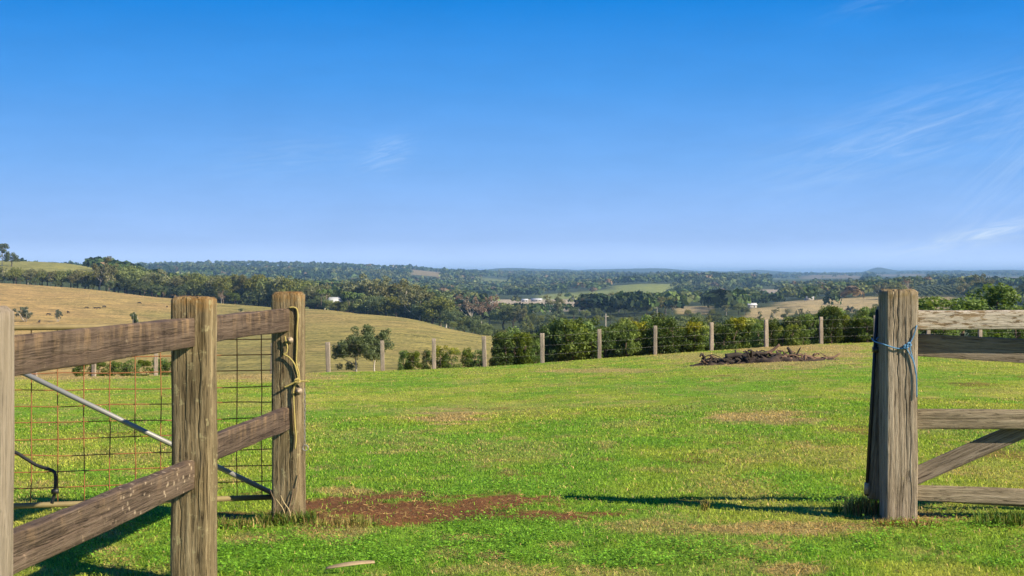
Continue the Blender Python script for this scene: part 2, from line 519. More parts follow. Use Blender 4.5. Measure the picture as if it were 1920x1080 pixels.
def attr_leaf(name, trans=0.35, vary=0.5):
    m, t = new_mat(name)
    col = t.node('ShaderNodeAttribute', {'attribute_name': 'col'}).outputs['Color']
    isl = t.node('ShaderNodeNewGeometry').outputs['Random Per Island']
    col = t.mix(1.0, col, t.ramp(isl, [(0.0, 1.0 - vary), (1.0, 1.0 + vary)]), 'MULTIPLY')
    b = t.node('ShaderNodeBsdfPrincipled', None, Base_Color=col, Roughness=0.6)
    t.set(b.inputs['Specular IOR Level'], 0.2)
    tr = t.node('ShaderNodeBsdfTranslucent', None, Color=t.mix(1.0, col, (1.2, 1.2, 0.6), 'MULTIPLY'))
    mx = t.node('ShaderNodeMixShader', None, _0=trans, _1=b.outputs[0], _2=tr.outputs[0])
    t.node('ShaderNodeOutputMaterial', None, Surface=mx.outputs[0])
    return m


def ground_mat(name, fine, coarse, bumpd, ani=1.0, con=1.0):
    m, t = new_mat(name)
    col = t.node('ShaderNodeAttribute', {'attribute_name': 'col'}).outputs['Color']
    p = t.node('ShaderNodeNewGeometry').outputs['Position']
    n1 = t.noise(t.scale(p, (1.0, ani, 1.0)), fine, 6.0, 0.7)
    n2 = t.noise(p, coarse, 5.0, 0.6)
    f = t.math('ADD', t.math('MULTIPLY', n1, 0.6), t.math('MULTIPLY', n2, 0.4))
    col = t.mix(1.0, col, t.ramp(f, [(0.5 - 0.14 / con, (0.50, 0.54, 0.50)), (0.50, (1.0, 1.0, 1.0)), (0.5 + 0.14 / con, (1.5, 1.42, 1.35))]), 'MULTIPLY')
    bump = t.node('ShaderNodeBump', None, Strength=0.8, Distance=bumpd, Height=n1)
    b = t.node('ShaderNodeBsdfPrincipled', None, Base_Color=col, Roughness=0.95, Normal=bump.outputs[0])
    t.set(b.inputs['Specular IOR Level'], 0.1)
    t.node('ShaderNodeOutputMaterial', None, Surface=b.outputs[0])
    return m


M = {}
M['paddock'] = ground_mat('paddock_turf', 28.0, 2.2, 0.03)
M['hills'] = ground_mat('hill_pasture', 0.95, 0.10, 0.8, 0.35, 1.35)
M['grass'] = attr_leaf('grass_blades', 0.35, 0.35)
M['farleaf'] = attr_leaf('far_foliage', 0.2, 0.45)
M['post_olive'] = wood('post_wood_olive', (0.095, 0.072, 0.038), (0.25, 0.195, 0.108), (0.43, 0.355, 0.22), 0.8, (0.42, 0.39, 0.22), 0.55, (0.30, 0.165, 0.045), 1.69, blotch=0.6, streak=0.65, warpk=0.5)
M['post_pale'] = wood('post_wood_pale', (0.24, 0.20, 0.15), (0.31, 0.265, 0.205), (0.38, 0.33, 0.27), 0.2, blotch=0.2)
M['rail_brown'] = wood('rail_wood_brown', (0.075, 0.052, 0.040), (0.120, 0.086, 0.066), (0.175, 0.132, 0.102), 0.3, (0.30, 0.24, 0.17), 0.1, blotch=0.5, lich_scale=14.0, drips=0.8, warpk=0.3)
M['rail_lichen'] = wood('rail_wood_lichen', (0.075, 0.053, 0.041), (0.130, 0.094, 0.070), (0.195, 0.150, 0.115), 0.4, (0.36, 0.27, 0.19), 0.1, blotch=0.6, drips=0.35, warpk=0.4, spots=(0.8, 1.35, (0.52, 0.42, 0.31)))
M['post_grey'] = wood('post_wood_grey', (0.12, 0.095, 0.062), (0.33, 0.275, 0.205), (0.50, 0.435, 0.345), 0.85, (0.40, 0.34, 0.18), 0.15, (0.26, 0.19, 0.07), 1.70, blotch=0.35, streak=0.4, warpk=0.4)
M['rail_paint'] = wood('rail_wood_paint', (0.11, 0.075, 0.04), (0.23, 0.165, 0.095), (0.35, 0.27, 0.17), 0.5, paint=(0.66, 0.61, 0.53), blotch=0.4, warpk=0.5)
M['rail_grey'] = wood('rail_wood_grey', (0.16, 0.13, 0.085), (0.33, 0.275, 0.19), (0.45, 0.385, 0.28), 0.4, (0.40, 0.36, 0.24), 0.1, blotch=0.4)
M['gate_wood'] = wood('gate_wood', (0.12, 0.095, 0.07), (0.26, 0.215, 0.165), (0.36, 0.31, 0.25), 0.4, blotch=0.4)
M['gate_dark'] = simple('gate_stile_steel', (0.045, 0.042, 0.045), 0.5, 0.6)
M['far_post'] = wood('far_post_wood', (0.20, 0.16, 0.12), (0.36, 0.31, 0.25), (0.50, 0.44, 0.37), 0.3, blotch=0.3)
M['rust'] = simple('rusty_wire', (0.32, 0.135, 0.05), 0.75, 0.2, 0.4, 40.0)
M['galv'] = simple('galvanised_pipe', (0.27, 0.27, 0.27), 0.5, 0.25, 0.15, 12.0)
M['pipe_old'] = simple('old_gate_pipe', (0.24, 0.19, 0.09), 0.7, 0.2, 0.35, 18.0)
M['rubber'] = simple('black_poly_pipe', (0.018, 0.018, 0.02), 0.5, 0.0, 0.3)
M['wire'] = simple('fence_wire', (0.22, 0.22, 0.21), 0.5, 0.6, 0.1)
M['bolt'] = simple('bolt_zinc', (0.34, 0.27, 0.20), 0.6, 0.3, 0.2, 60.0)
M['rope_y'] = simple('rope_yellow', (0.46, 0.37, 0.12), 0.8, 0, 0.3, 300.0, 0.6)
M['rope_b'] = simple('rope_blue', (0.10, 0.27, 0.48), 0.7, 0, 0.3, 300.0, 0.6)
M['straw'] = simple('dry_straw', (0.50, 0.39, 0.20), 0.8, 0, 0.25, 40.0)
M['twig'] = simple('dry_twig', (0.22, 0.15, 0.09), 0.9, 0, 0.3, 40.0)
M['char'] = simple('charred_wood', (0.045, 0.034, 0.027), 0.9, 0, 0.7, 6.0, 0.8)
M['root'] = simple('dead_root_wood', (0.17, 0.105, 0.07), 0.9, 0, 0.5, 9.0, 0.8)
M['ash'] = simple('ash_and_soil', (0.050, 0.033, 0.024), 0.95, 0, 0.9, 8.0, 1.0)
M['bark_pale'] = simple('gum_bark', (0.48, 0.43, 0.36), 0.8, 0, 0.3, 8.0)
M['bark_dark'] = simple('dark_bark', (0.14, 0.105, 0.075), 0.9, 0, 0.3, 8.0)
M['cow'] = simple('black_hide', (0.016, 0.013, 0.012), 0.7, 0, 0.3)
M['wall_w'] = simple('painted_weatherboard', (0.36, 0.34, 0.31), 0.7, 0, 0.06)
M['roof_w'] = simple('pale_metal_roof', (0.55, 0.57, 0.60), 0.55, 0.1, 0.05)
M['roof_r'] = simple('terracotta_roof', (0.42, 0.21, 0.14), 0.7, 0, 0.15)
M['pane'] = simple('window_glass', (0.03, 0.04, 0.05), 0.1, 0, 0.1)
M['l_hedge'] = leaf_mat('hedge_leaves', (0.0375, 0.0825, 0.0150), (0.1625, 0.2687, 0.0400), (0.20, 0.27, 0.035), 0.4)
M['l_hedge_y'] = leaf_mat('hedge_leaves_new_growth', (0.0385, 0.0825, 0.0132), (0.1540, 0.2420, 0.0330), (0.40, 0.40, 0.025), 0.7)
M['l_hedge_d'] = leaf_mat('hedge_leaves_deep', (0.022, 0.052, 0.012), (0.100, 0.170, 0.030), (0.15, 0.21, 0.03), 0.3)
M['l_hedge_b'] = leaf_mat('hedge_leaves_light', (0.050, 0.095, 0.016), (0.200, 0.290, 0.045), (0.27, 0.33, 0.04), 0.4)
M['l_gum'] = leaf_mat('gum_leaves', (0.0900, 0.1056, 0.0408), (0.2520, 0.2520, 0.1020), None, 0, 0.25)
M['l_round'] = leaf_mat('camphor_leaves', (0.0750, 0.1075, 0.0225), (0.2687, 0.2937, 0.0625), None, 0, 0.28)
M['l_dark'] = leaf_mat('dark_leaves', (0.0405, 0.0675, 0.0243), (0.1418, 0.1823, 0.0540), None, 0, 0.22)
M['l_bright'] = leaf_mat('bright_leaves', (0.05, 0.10, 0.016), (0.13, 0.19, 0.03), None, 0, 0.35)
M['l_red'] = leaf_mat('russet_leaves', (0.13, 0.07, 0.04), (0.24, 0.15, 0.085), None, 0, 0.25)
M['l_shrub'] = leaf_mat('shrub_leaves', (0.0504, 0.0744, 0.0456), (0.1380, 0.1620, 0.1020), None, 0, 0.25)

# ------------------------------------------------------------------ what grows on the ground
# (photo pixel x, row, half-width, half-height, strength)
DIRT = [(790, 952, 290, 30, 1.3), (970, 967, 180, 14, 1.15), (900, 945, 170, 20, 1.0), (1300, 940, 60, 8, 0.5), (1130, 862, 26, 5, 0.5), (430, 965, 55, 12, 0.7), (1010, 888, 18, 3, 0.5), (1830, 720, 60, 5, 0.5), (200, 812, 70, 5, 0.45)]
DRY = [(840, 780, 80, 15, 1.0), (1420, 783, 120, 14, 1.0), (1500, 988, 260, 14, 0.95), (1690, 968, 110, 17, 1.0), (1260, 990, 180, 16, 0.55), (630, 990, 75, 26, 0.8), (640, 922, 60, 9, 0.8),
       (1490, 652, 190, 9, 1.0), (1320, 668, 120, 8, 0.7), (1560, 665, 90, 10, 0.9), (480, 706, 170, 11, 1.0), (110, 706, 170, 9, 1.0), (1130, 695, 140, 5, 0.8), (1850, 665, 90, 14, 0.6),
       (1440, 680, 190, 16, 0.8), (855, 1010, 60, 7, 0.5), (920, 1042, 26, 6, 0.8), (880, 1008, 50, 5, 0.7), (1500, 1070, 80, 12, 0.9), (1060, 1022, 40, 6, 0.7), (1440, 1025, 40, 9, 0.7), (470, 1010, 60, 10, 0.6)]
CLOVER = [(760, 1030, 240, 30, 1.0), (1220, 1045, 210, 34, 1.1), (1700, 1035, 240, 26, 1.0), (560, 1030, 200, 40, 1.0), (1230, 818, 230, 14, 0.5), (250, 1040, 260, 60, 0.6), (1400, 822, 200, 8, 0.4)]


def ell(lst, px, py, jx):
    o = np.zeros_like(px)
    for (cx, cy, rx, ry, s) in lst:
        q = np.sqrt(((px - cx) / rx) ** 2 + ((py - cy) / ry) ** 2)
        o = np.maximum(o, s * (1 - sstep(q + jx, 0.55, 1.15)))
    return o


def field(x, y, z):
    """0..1 amounts of dirt, dry grass, clover and brightness tone at a ground point"""
    px, py = proj(x, y, z)
    jj = (fbm(x * 2.2, y * 2.2, 41, 4) - 0.5) * 1.5
    j2 = (fbm(x * 0.7, y * 0.7, 43, 4) - 0.5) * 1.0
    dirt = ell(DIRT, px, py, jj * 0.9 + (fbm(x * 9, y * 9, 47, 3) - 0.5) * 1.1)
    dry = ell(DRY, px, py, jj)
    dry = np.maximum(dry, 0.32 * sstep(fbm(x * 0.8 + 3, y * 0.35, 51, 4), 0.56, 0.76))
    dry = np.maximum(dry, 0.5 * sstep(fbm(x * 3.2, y * 1.8, 57, 3), 0.60, 0.78))
    dirt = np.maximum(dirt, 0.5 * sstep(fbm(x * 1.3, y * 0.8, 61, 3), 0.76, 0.86))
    clover = np.maximum(ell(CLOVER, px, py, jj), 0.9 * sstep(fbm(x * 0.9, y * 0.5, 71, 3), 0.60, 0.72))
    clover = clover * (1 - dirt) * (1 - 0.8 * dry)
    tone = 0.6 * fbm(x * 0.25, y * 0.14, 81, 4) + 0.4 * fbm(x * 1.4, y * 0.9, 83, 4)
    return dirt, dry, clover, tone


C_GREEN = np.array([0.325, 0.425, 0.050]); C_LUSH = np.array([0.200, 0.385, 0.034]); C_YEL = np.array([0.54, 0.50, 0.115])
C_DRY = np.array([0.52, 0.38, 0.17]); C_DIRT = np.array([0.175, 0.080, 0.032])


def mixc(a, b, f):
    f = np.clip(f, 0, 1)[:, None]
    return a * (1 - f) + b * f


def turf_colour(x, y, z, blades=False):
    dirt, dry, clover, tone = field(x, y, z)
    c = np.repeat(C_GREEN[None], len(x), 0)
    c = mixc(c, C_YEL[None], sstep(tone, 0.46, 0.68) * 0.5)
    c = mixc(c, C_LUSH[None], sstep(tone, 0.55, 0.25) * 0.0 + (1 - sstep(tone, 0.34, 0.50)) * 0.9)
    c = mixc(c, C_LUSH[None], clover * 0.8)
    c = mixc(c, C_DRY[None], dry * 0.85)
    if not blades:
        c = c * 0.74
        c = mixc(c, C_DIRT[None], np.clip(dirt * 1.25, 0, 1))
    return c, dirt, dry, clover


# far pastures seen through the woods: (photo x, row, half-w, half-h, near d, far d, colour)
GREENP = np.array([0.22, 0.25, 0.07]); STRAWP = np.array([0.38, 0.30, 0.15]); PALEP = np.array([0.42, 0.35, 0.25])
PAST = [(1000, 569, 100, 8, 1350, 2050, PALEP), (1085, 549, 70, 3, 2150, 2500, GREENP), (1205, 548, 56, 8, 2350, 2900, GREENP), (1575, 577, 110, 10, 1000, 1420, STRAWP * 1.05),
        (1440, 590, 40, 7, 850, 1200, STRAWP), (1300, 577, 34, 5, 1100, 1500, STRAWP), (1440, 547, 22, 3, 2000, 2700, PALEP), (800, 519, 30, 2, 4700, 5200, STRAWP * 0.7),
        (1560, 524, 60, 3, 6200, 7600, STRAWP * 0.5), (930, 525, 30, 2, 4300, 4900, GREENP * 0.8), (1700, 580, 80, 6, 1000, 1350, STRAWP), (1860, 530, 60, 3, 5200, 7000, STRAWP * 0.55), (1890, 552, 45, 4, 1300, 1800, GREENP),
        (1690, 522, 50, 3, 7000, 9000, STRAWP * 0.5), (1480, 526, 40, 2, 5600, 6400, GREENP * 0.7), (950, 612, 36, 6, 560, 800, GREENP * 0.8)]


def hill_colour(x, y, z):
    px, py = proj(x, y, z)
    d = np.where(y > 1, y, np.hypot(x, y))
    n = fbm(x / 40, y / 40, 101, 5)
    n2 = fbm(x / 9, y / 9, 103, 4)
    straw = np.array([0.40, 0.275, 0.108]); olive = np.array([0.255, 0.235, 0.070])
    hx = sstep(px, 60, 520) * 0.75 + sstep(py, 560, 650) * 0.35
    f = np.clip(hx + (n - 0.5) * 1.3, 0, 1)
    c = mixc(np.repeat(straw[None], len(x), 0), olive[None], f * 0.85)
    c = c * (0.85 + 0.35 * n2)[:, None]
    # dry long grass just outside the fence
    c = mixc(c, (np.array([0.27, 0.19, 0.09]))[None], (1 - sstep(d, 66, 80)))
    # wooded floor
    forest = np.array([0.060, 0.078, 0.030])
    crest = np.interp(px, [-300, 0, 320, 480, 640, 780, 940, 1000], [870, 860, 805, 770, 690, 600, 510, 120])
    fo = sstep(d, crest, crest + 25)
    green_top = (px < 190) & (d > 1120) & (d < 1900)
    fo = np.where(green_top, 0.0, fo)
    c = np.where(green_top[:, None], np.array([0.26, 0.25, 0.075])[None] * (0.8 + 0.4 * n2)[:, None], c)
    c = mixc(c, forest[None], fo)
    for (cx, cy, rx, ry, d0, d1, pc) in PAST:
        q = np.sqrt(((px - cx) / rx) ** 2)
        s = (1 - sstep(q + (n - 0.5) * 0.8, 0.8, 1.15)) * sstep(d, d0 * 0.93, d0) * (1 - sstep(d, d1, d1 * 1.07))
        c = mixc(c, pc[None] * (0.8 + 0.4 * n)[:, None], s)
    return c


# ------------------------------------------------------------------ ground sheets
def polar_sheet(name, ds, mat, colour):
    ths = np.concatenate([np.linspace(-math.pi, -0.55, 34)[:-1], np.linspace(-0.55, -0.42, 14)[:-1], np.linspace(-0.42, 0.42, 300), np.linspace(0.42, 0.55, 14)[1:], np.linspace(0.55, math.pi, 34)[1:]])
    T, D = np.meshgrid(ths, ds)
    x = (np.sin(T) * D).ravel(); y = (np.cos(T) * D).ravel()
    z = H(x, y)
    nr, nc = T.shape
    i = np.arange(nr - 1)[:, None] * nc + np.arange(nc - 1)[None]
    f = np.stack([i, i + 1, i + nc + 1, i + nc], -1).reshape(-1, 4)
    me = make_mesh(name, np.stack([x, y, z], -1), f[:, ::-1], np.full(len(f), 4), [mat], colour(x, y, z), True)
    return link(name, me)


FENCE_D = 68.0
ds_near = np.exp(np.concatenate([np.linspace(math.log(0.3), math.log(5.0), 30)[:-1], np.linspace(math.log(5.0), math.log(FENCE_D), 320)]))
ds_far = np.exp(np.linspace(math.log(FENCE_D), math.log(29800.0), 220))


def near_col(x, y, z):
    c = turf_colour(x, y, z)[0]
    px, py = proj(x, y, z)
    # behind the wire fence the mown turf gives way to dry rough grass
    fd = fence_depth(px)
    s = sstep(y - fd + (fbm(x, y, 15, 3) - 0.5) * 3, -1.2, 0.6)
    return mixc(c, hill_colour(x, y, z), s)


def fence_depth(px):
    return np.interp(px, [-300, 175, 620, 1000, 1540, 1640, 2300], [55.5, 56, 56.2, 57.5, 63.0, 64.2, 69])


tag(polar_sheet('paddock', ds_near, M['paddock'], near_col), kind='structure')
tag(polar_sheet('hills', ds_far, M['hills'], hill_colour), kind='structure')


# ------------------------------------------------------------------ grass and clover (uncountable)
def blades(n, dmin, dmax, u, hmin, hmax, wpx, seed, tall=None):
    r = np.random.default_rng(seed)
    d = np.exp(r.uniform(math.log(dmin), math.log(dmax), n))
    uu = r.uniform(-u, u, n)
    x = uu * d; y = d
    z = H(x, y)
    c, dirt, dry, clover = turf_colour(x, y, z, True)
    keep = r.random(n) > np.clip(dirt * 1.05, 0, 0.94)
    keep &= r.random(n) > clover * 0.25
    fd = fence_depth(proj(x, y, z)[0])
    keep &= (d < fd + 1.0)
    x, y, z, c, d, dry, dirt = [a[keep] for a in (x, y, z, c, d, dry, dirt)]
    n = len(x)
    h = r.uniform(hmin, hmax, n) * (0.7 + 0.6 * fbm(x * 1.5, y * 1.5, 91, 3)) * (1 + 0.35 * sstep(d, 14, 50))
    wd = np.maximum(0.0032, wpx * d / 1422.0) * r.uniform(0.7, 1.3, n)
    az = r.uniform(0, 2 * math.pi, n)
    lean = r.uniform(0.3, 1.7, n) * (1 + dry * 0.5)
    dx = np.cos(az); dy = np.sin(az)
    sx = -dy * wd * 0.5; sy = dx * wd * 0.5
    b = np.stack([x, y, z - 0.004], -1)
    mid = b + np.stack([dx * h * lean * 0.35, dy * h * lean * 0.35, h * 0.62], -1)
    tip = b + np.stack([dx * h * lean, dy * h * lean, h * (1.0 - 0.38 * lean)], -1)
    side = np.stack([sx, sy, np.zeros(n)], -1)
    V = np.stack([b - side, b + side, mid + side * 0.8, mid - side * 0.8, tip], 1)
    if tall:
        V = V[:, [0, 1, 4]]
    base = np.arange(n)[:, None] * 5
    fq = base + np.array([0, 1, 2, 3]); ft = base + np.array([3, 2, 4])
    flat = np.concatenate([fq, ft], 1).ravel()
    sizes = np.tile([4, 3], n)
    straw = r.random(n) < (0.05 + 0.3 * dry)
    c = np.where(straw[:, None], C_DRY[None] * r.uniform(0.8, 1.25, n)[:, None], c)
    hv = r.uniform(-1, 1, n)[:, None]
    c = np.clip(c * (1 + hv * np.array([0.5, 0.40, 0.3])), 0, 1)
    if tall:
        flat = np.arange(n * 3); sizes = np.full(n, 3)
    cc = np.repeat(c[:, None], V.shape[1], 1).reshape(-1, 3)
    return V.reshape(-1, 3), flat, sizes, cc


V, fl, sz, cc = blades(322000, 5.6, 21, 0.43, 0.012, 0.040, 0.75, 11)
tag(link('grass', make_mesh('grass', V, fl, sz, [M['grass']], cc)), 'short green grass of the paddock around the gateway', 'grass', kind='stuff')
V, fl, sz, cc = blades(240000, 18, 66, 0.42, 0.018, 0.040, 0.85, 12, True)
tag(link('grass', make_mesh('grass', V, fl, sz, [M['grass']], cc)), 'mown green turf stretching away towards the wire fence', 'grass', kind='stuff')


def clover_mesh():
    r = np.random.default_rng(21)
    n = 330000
    d = np.exp(r.uniform(math.log(5.6), math.log(15), n)); x = r.uniform(-0.43, 0.43, n) * d; y = d
    z = H(x, y)
    dirt, dry, clover, tone = field(x, y, z)
    k = r.random(n) < np.clip(clover, 0, 1) * 0.9 * sstep(fbm(x * 5, y * 5, 77, 3), 0.30, 0.55)
    x, y, z, d = x[k], y[k], z[k], d[k]
    n = len(x)
    h = r.uniform(0.008, 0.045, n); s = r.uniform(0.0045, 0.0095, n)
    a = r.uniform(0, 6.283, n)
    t1 = r.uniform(-0.45, 0.45, n); t2 = r.uniform(-0.45, 0.45, n)
    ex = np.stack([np.cos(a), np.sin(a), t1], -1) * s[:, None]; ey = np.stack([-np.sin(a), np.cos(a), t2], -1) * s[:, None]
    c0 = np.stack([x, y, z + h], -1)
    V = np.stack([c0 - ex, c0 - ey * 0.85, c0 + ex, c0 + ey * 0.85], 1)
    c = np.array([0.200, 0.410, 0.036])[None] * r.uniform(0.5, 1.45, n)[:, None] * np.array([1, 1, 1])
    f, sz = quads(n)
    return make_mesh('clover', V.reshape(-1, 3), f, sz, [M['grass']], np.repeat(c[:, None], 4, 1).reshape(-1, 3))


tag(link('clover', clover_mesh()), 'low bright green clover patches among the near grass', 'clover', kind='stuff')


def straw_mesh():
    """dead stalks lying on the bare soil and in the dry patches"""
    r = np.random.default_rng(31)
    n = 60000
    d = np.exp(r.uniform(math.log(6), math.log(14), n)); x = r.uniform(-0.42, 0.42, n) * d; y = d
    z = H(x, y)
    dirt, dry, clover, tone = field(x, y, z)
    k = r.random(n) < np.clip(dirt * 0.30 + dry * 0.42, 0, 1)
    x, y, z = x[k], y[k], z[k]; n = len(x)
    a = r.normal(0, 0.9, n); L = r.uniform(0.012, 0.045, n); wd = r.uniform(0.0009, 0.0018, n)
    dx = np.cos(a) * L; dy = np.sin(a) * L
    b = np.stack([x, y, z + r.uniform(0.002, 0.02, n)], -1)
    e = b + np.stack([dx, dy, r.normal(0, 0.014, n)], -1)
    s = np.stack([-np.sin(a) * wd, np.cos(a) * wd, wd * 0.8], -1)
    V = np.stack([b - s, b + s, e + s, e - s], 1)
    c = np.array([0.42, 0.27, 0.11])[None] * r.uniform(0.35, 1.3, n)[:, None]
    f, sz = quads(n)
    return make_mesh('straw', V.reshape(-1, 3), f, sz, [M['grass']], np.repeat(c[:, None], 4, 1).reshape(-1, 3))


tag(link('dry_straw', straw_mesh()), 'dead straw stalks scattered over the bare red soil', 'straw', kind='stuff')


# ------------------------------------------------------------------ timber
def beam_mesh(name, L, wx, wy, mat, bev=0.012, seed=0, wob=0.004, cap=0.012, rows=None, worn=0.0, cracks=()):
    """squared timber along local +Z, origin at the lower end's centre"""
    r = np.random.default_rng(seed + 500)
    hx, hy = wx / 2, wy / 2
    ring = []
    for (sx, sy, a0) in ((1, 1, 0), (-1, 1, 90), (-1, -1, 180), (1, -1, 270)):
        for a in (0, 45, 90):
            t = math.radians(a0 + a)
            ring.append((sx * (hx - bev) + bev * math.cos(t), sy * (hy - bev) + bev * math.sin(t)))
    full = []; crk = []
    for k in range(12):
        p = ring[k]; q = ring[(k + 1) % 12]
        full.append(p)
        if k % 3 == 2:                       # flat side: add points so that it can waver
            side = k // 3
            marks = [(s_, 0) for s_ in (0.25, 0.5, 0.75)]
            ln = math.hypot(q[0] - p[0], q[1] - p[1])
            for ci, c_ in enumerate(cracks):
                if c_[0] == side:
                    e_ = 0.0022 / ln
                    marks = [mk for mk in marks if abs(mk[0] - c_[1]) > 0.06 or mk[1]]
                    marks += [(c_[1] - e_ * 3, 0), (c_[1] - e_, 0), (c_[1], ci + 1), (c_[1] + e_, 0), (c_[1] + e_ * 3, 0)]
            for s_, ci in sorted(marks):
                if ci:
                    crk.append((len(full), ci - 1))
                full.append((p[0] + (q[0] - p[0]) * s_, p[1] + (q[1] - p[1]) * s_))
    full = np.array(full); m = len(full)
    rows = rows or max(10, int(L / 0.05))
    zs = np.linspace(cap, L - cap, rows)
    V = []
    off = r.uniform(0, 100)
    ph = np.arctan2(full[:, 1], full[:, 0])
    for zz in zs:
        n = vnoise(np.cos(ph) * 1.6 + off, np.sin(ph) * 1.6 + zz * 2.2 + off, seed) - 0.5
        n2 = vnoise(np.arange(m) * 0.9 + off, np.full(m, zz * 9.0), seed + 3) - 0.5
        k = 1 + (n * wob * 2 + n2 * wob * 0.6) / max(hx, hy)
        pts = full * k[:, None]
        for (vi, ci) in crk:
            sd_, fr_, za, zb, dep = cracks[ci]
            tt = np.clip((zz / L - za) / max(zb - za, 1e-6), 0, 1)
            amt = dep * math.sin(math.pi * min(max(tt, 0.0), 1.0)) ** 0.5 if zb < 1 else dep * float(sstep(tt, 0.0, 0.25))
            nrm_ = np.array([(0, 1), (-1, 0), (0, -1), (1, 0)][sd_], float)
            tng_ = np.array([-nrm_[1], nrm_[0]])
            wv_ = (vnoise(np.array([zz * 14.0]), np.array([ci * 5.0]), seed + 40)[0] - 0.5) * 0.012
            for q_ in (vi - 2, vi - 1, vi, vi + 1, vi + 2):
                pts[q_] = pts[q_] + tng_ * wv_
            pts[vi] = pts[vi] - nrm_ * amt * 0.5
        V.append(np.column_stack([pts, np.full(m, zz)]))
    jag = (vnoise(np.arange(m) * 0.8 + off, np.zeros(m), seed + 9) - 0.5) * worn

    def endring(zz, s, j):
        e = full * s
        return np.column_stack([e, np.full(m, zz) + j])
    s1 = 1 - cap * 0.9 / min(hx, hy)
    V = [endring(0.0, s1, 0)] + V + [endring(L, s1, jag)]
    s2 = s1 * 0.55
    V.append(endring(L + 0.002, s2, jag * 0.7))
    n = len(V)
    P = np.concatenate(V)
    fs = []
    for i in range(n - 1):
        for k in range(m):
            k2 = (k + 1) % m
            fs.append((i * m + k, i * m + k2, (i + 1) * m + k2, (i + 1) * m + k))
    fs.append(tuple(range(m - 1, -1, -1)))
    fs.append(tuple((n - 1) * m + k for k in range(m)))
    mb = MB().add(P, fs)
    return make_mesh(name, np.concatenate(mb.v), mb.f, mb.sz, [mat], smooth=True)


def beam(name, p0, p1, wx, wy, mat, parent, ref=(0, 0, 1), **kw):
    """timber from p0 to p1; wy is measured along ref, wx across"""
    base = Vector(parent.location) if parent else Vector((0, 0, 0))
    p0 = Vector(p0); p1 = Vector(p1)
    z = (p1 - p0).normalized(); ref = Vector(ref)
    y = (ref - z * ref.dot(z)).normalized(); x = y.cross(z)
    me = beam_mesh(name, (p1 - p0).length, wx, wy, mat, **kw)
    o = link(name, me, parent)
    Mx = Matrix((x, y, z)).transposed().to_4x4()
    Mx.translation = p0 - base
    o.matrix_local = Mx
    return o


FD = Vector((-0.093, -1.0, 0)).normalized()          # the left fence runs towards the camera along this
FS = Vector((1.0, -0.093, 0)).normalized()
L1 = Vector((-1.372, 8.73, 0)); L2 = Vector((-1.545, 6.92, 0)); L3 = Vector((-1.782, 4.75, 0))

rf = thing('rail_fence', 'weathered brown post and rail fence with rails let into the posts, beside the mesh gate', 'fence', tuple(L2))
tops = {0: 1.395, 1: 1.392, 2: 1.394}
for k, (p, wx, mt) in enumerate(((L1, 0.178, 'post_olive'), (L2, 0.186, 'post_olive'), (L3, 0.18, 'post_pale'))):
    gz = Hs(p.x, p.y)
    beam('post', (p.x, p.y, -0.30), (p.x, p.y, tops[k]), wx, 0.172, M[mt], rf, ref=FD, seed=k + 1, bev=0.016, cap=0.02 if k != 1 else 0.012, worn=0.012 if k == 1 else 0.004, wob=0.004, rows=60, cracks=(((0, 0.30, 0.45, 0.98, 0.012), (0, 0.72, 0.2, 0.7, 0.01), (1, 0.5, 0.4, 0.9, 0.01)), ((0, 0.82, 0.35, 0.86, 0.018), (0, 0.40, 0.62, 1.0, 0.014), (0, 0.22, 0.2, 0.6, 0.012), (1, 0.45, 0.3, 1.0, 0.014)), ())[k])


def zrail(a, b, zt_a, zt_b, h, th, mat, seed, cracks=()):
    pa = Vector((a.x, a.y, zt_a - h / 2)); pb = Vector((b.x, b.y, zt_b - h / 2))
    return beam('rail', pa, pb, th, h, M[mat], rf, ref=(0, 0, 1), seed=seed, bev=0.007, cap=0.004, wob=0.005, cracks=cracks)


IN = 0.055
zrail(L1 + FD * 0.052, L2 - FD * IN, 1.292, 1.295, 0.134, 0.055, 'rail_brown', 11)
zrail(L2 + FD * IN, L3 - FD * IN, 1.292, 1.283, 0.140, 0.058, 'rail_brown', 12, ((3, 0.35, 0.45, 0.95, 0.010),))
zrail(L1 + FD * 0.052, L2 - FD * IN, 0.690, 0.690, 0.130, 0.055, 'rail_brown', 13)
zrail(L3 - FD * IN, L2 + FD * IN, 0.598, 0.605, 0.140, 0.058, 'rail_lichen', 14, ((1, 0.62, 0.0, 0.42, 0.016), (1, 0.3, 0.5, 0.9, 0.008)))


# --- right-hand fence
RP = Vector((2.372, 8.735, 0)); RP2 = Vector((4.70, 8.60, 0))
rr = thing('rail_fence', 'pale grey post and rail fence with flaking white paint on its top rail', 'fence', tuple(RP))
beam('post', (RP.x, RP.y, -0.3), (RP.x, RP.y, 1.405), 0.19, 0.19, M['post_grey'], rr, ref=(0, 1, 0), seed=31, bev=0.010, cap=0.010, worn=0.02, wob=0.004, rows=70, cracks=((2, 0.34, 0.60, 1.0, 0.020), (2, 0.62, 0.42, 0.97, 0.014), (2, 0.80, 0.2, 0.55, 0.012), (2, 0.18, 0.74, 1.0, 0.014), (1, 0.5, 0.3, 0.9, 0.014)))
beam('post', (RP2.x, RP2.y, -0.3), (RP2.x, RP2.y, 1.40), 0.19, 0.19, M['post_grey'], rr, ref=(0, 1, 0), seed=32, bev=0.010, cap=0.010, worn=0.02, wob=0.004)
for (z0, z1, h, mt, sd) in ((1.278, 1.288, 0.120, 'rail_paint', 33), (0.668, 0.680, 0.120, 'rail_grey', 34), (0.208, 0.135, 0.098, 'rail_grey', 35)):
    beam('rail', (RP.x + 0.06, 8.765, z0 - h / 2), (RP2.x - 0.06, 8.655, z1 - h / 2), 0.042, h, M[mt], rr, seed=sd, bev=0.006, cap=0.004, wob=0.004)

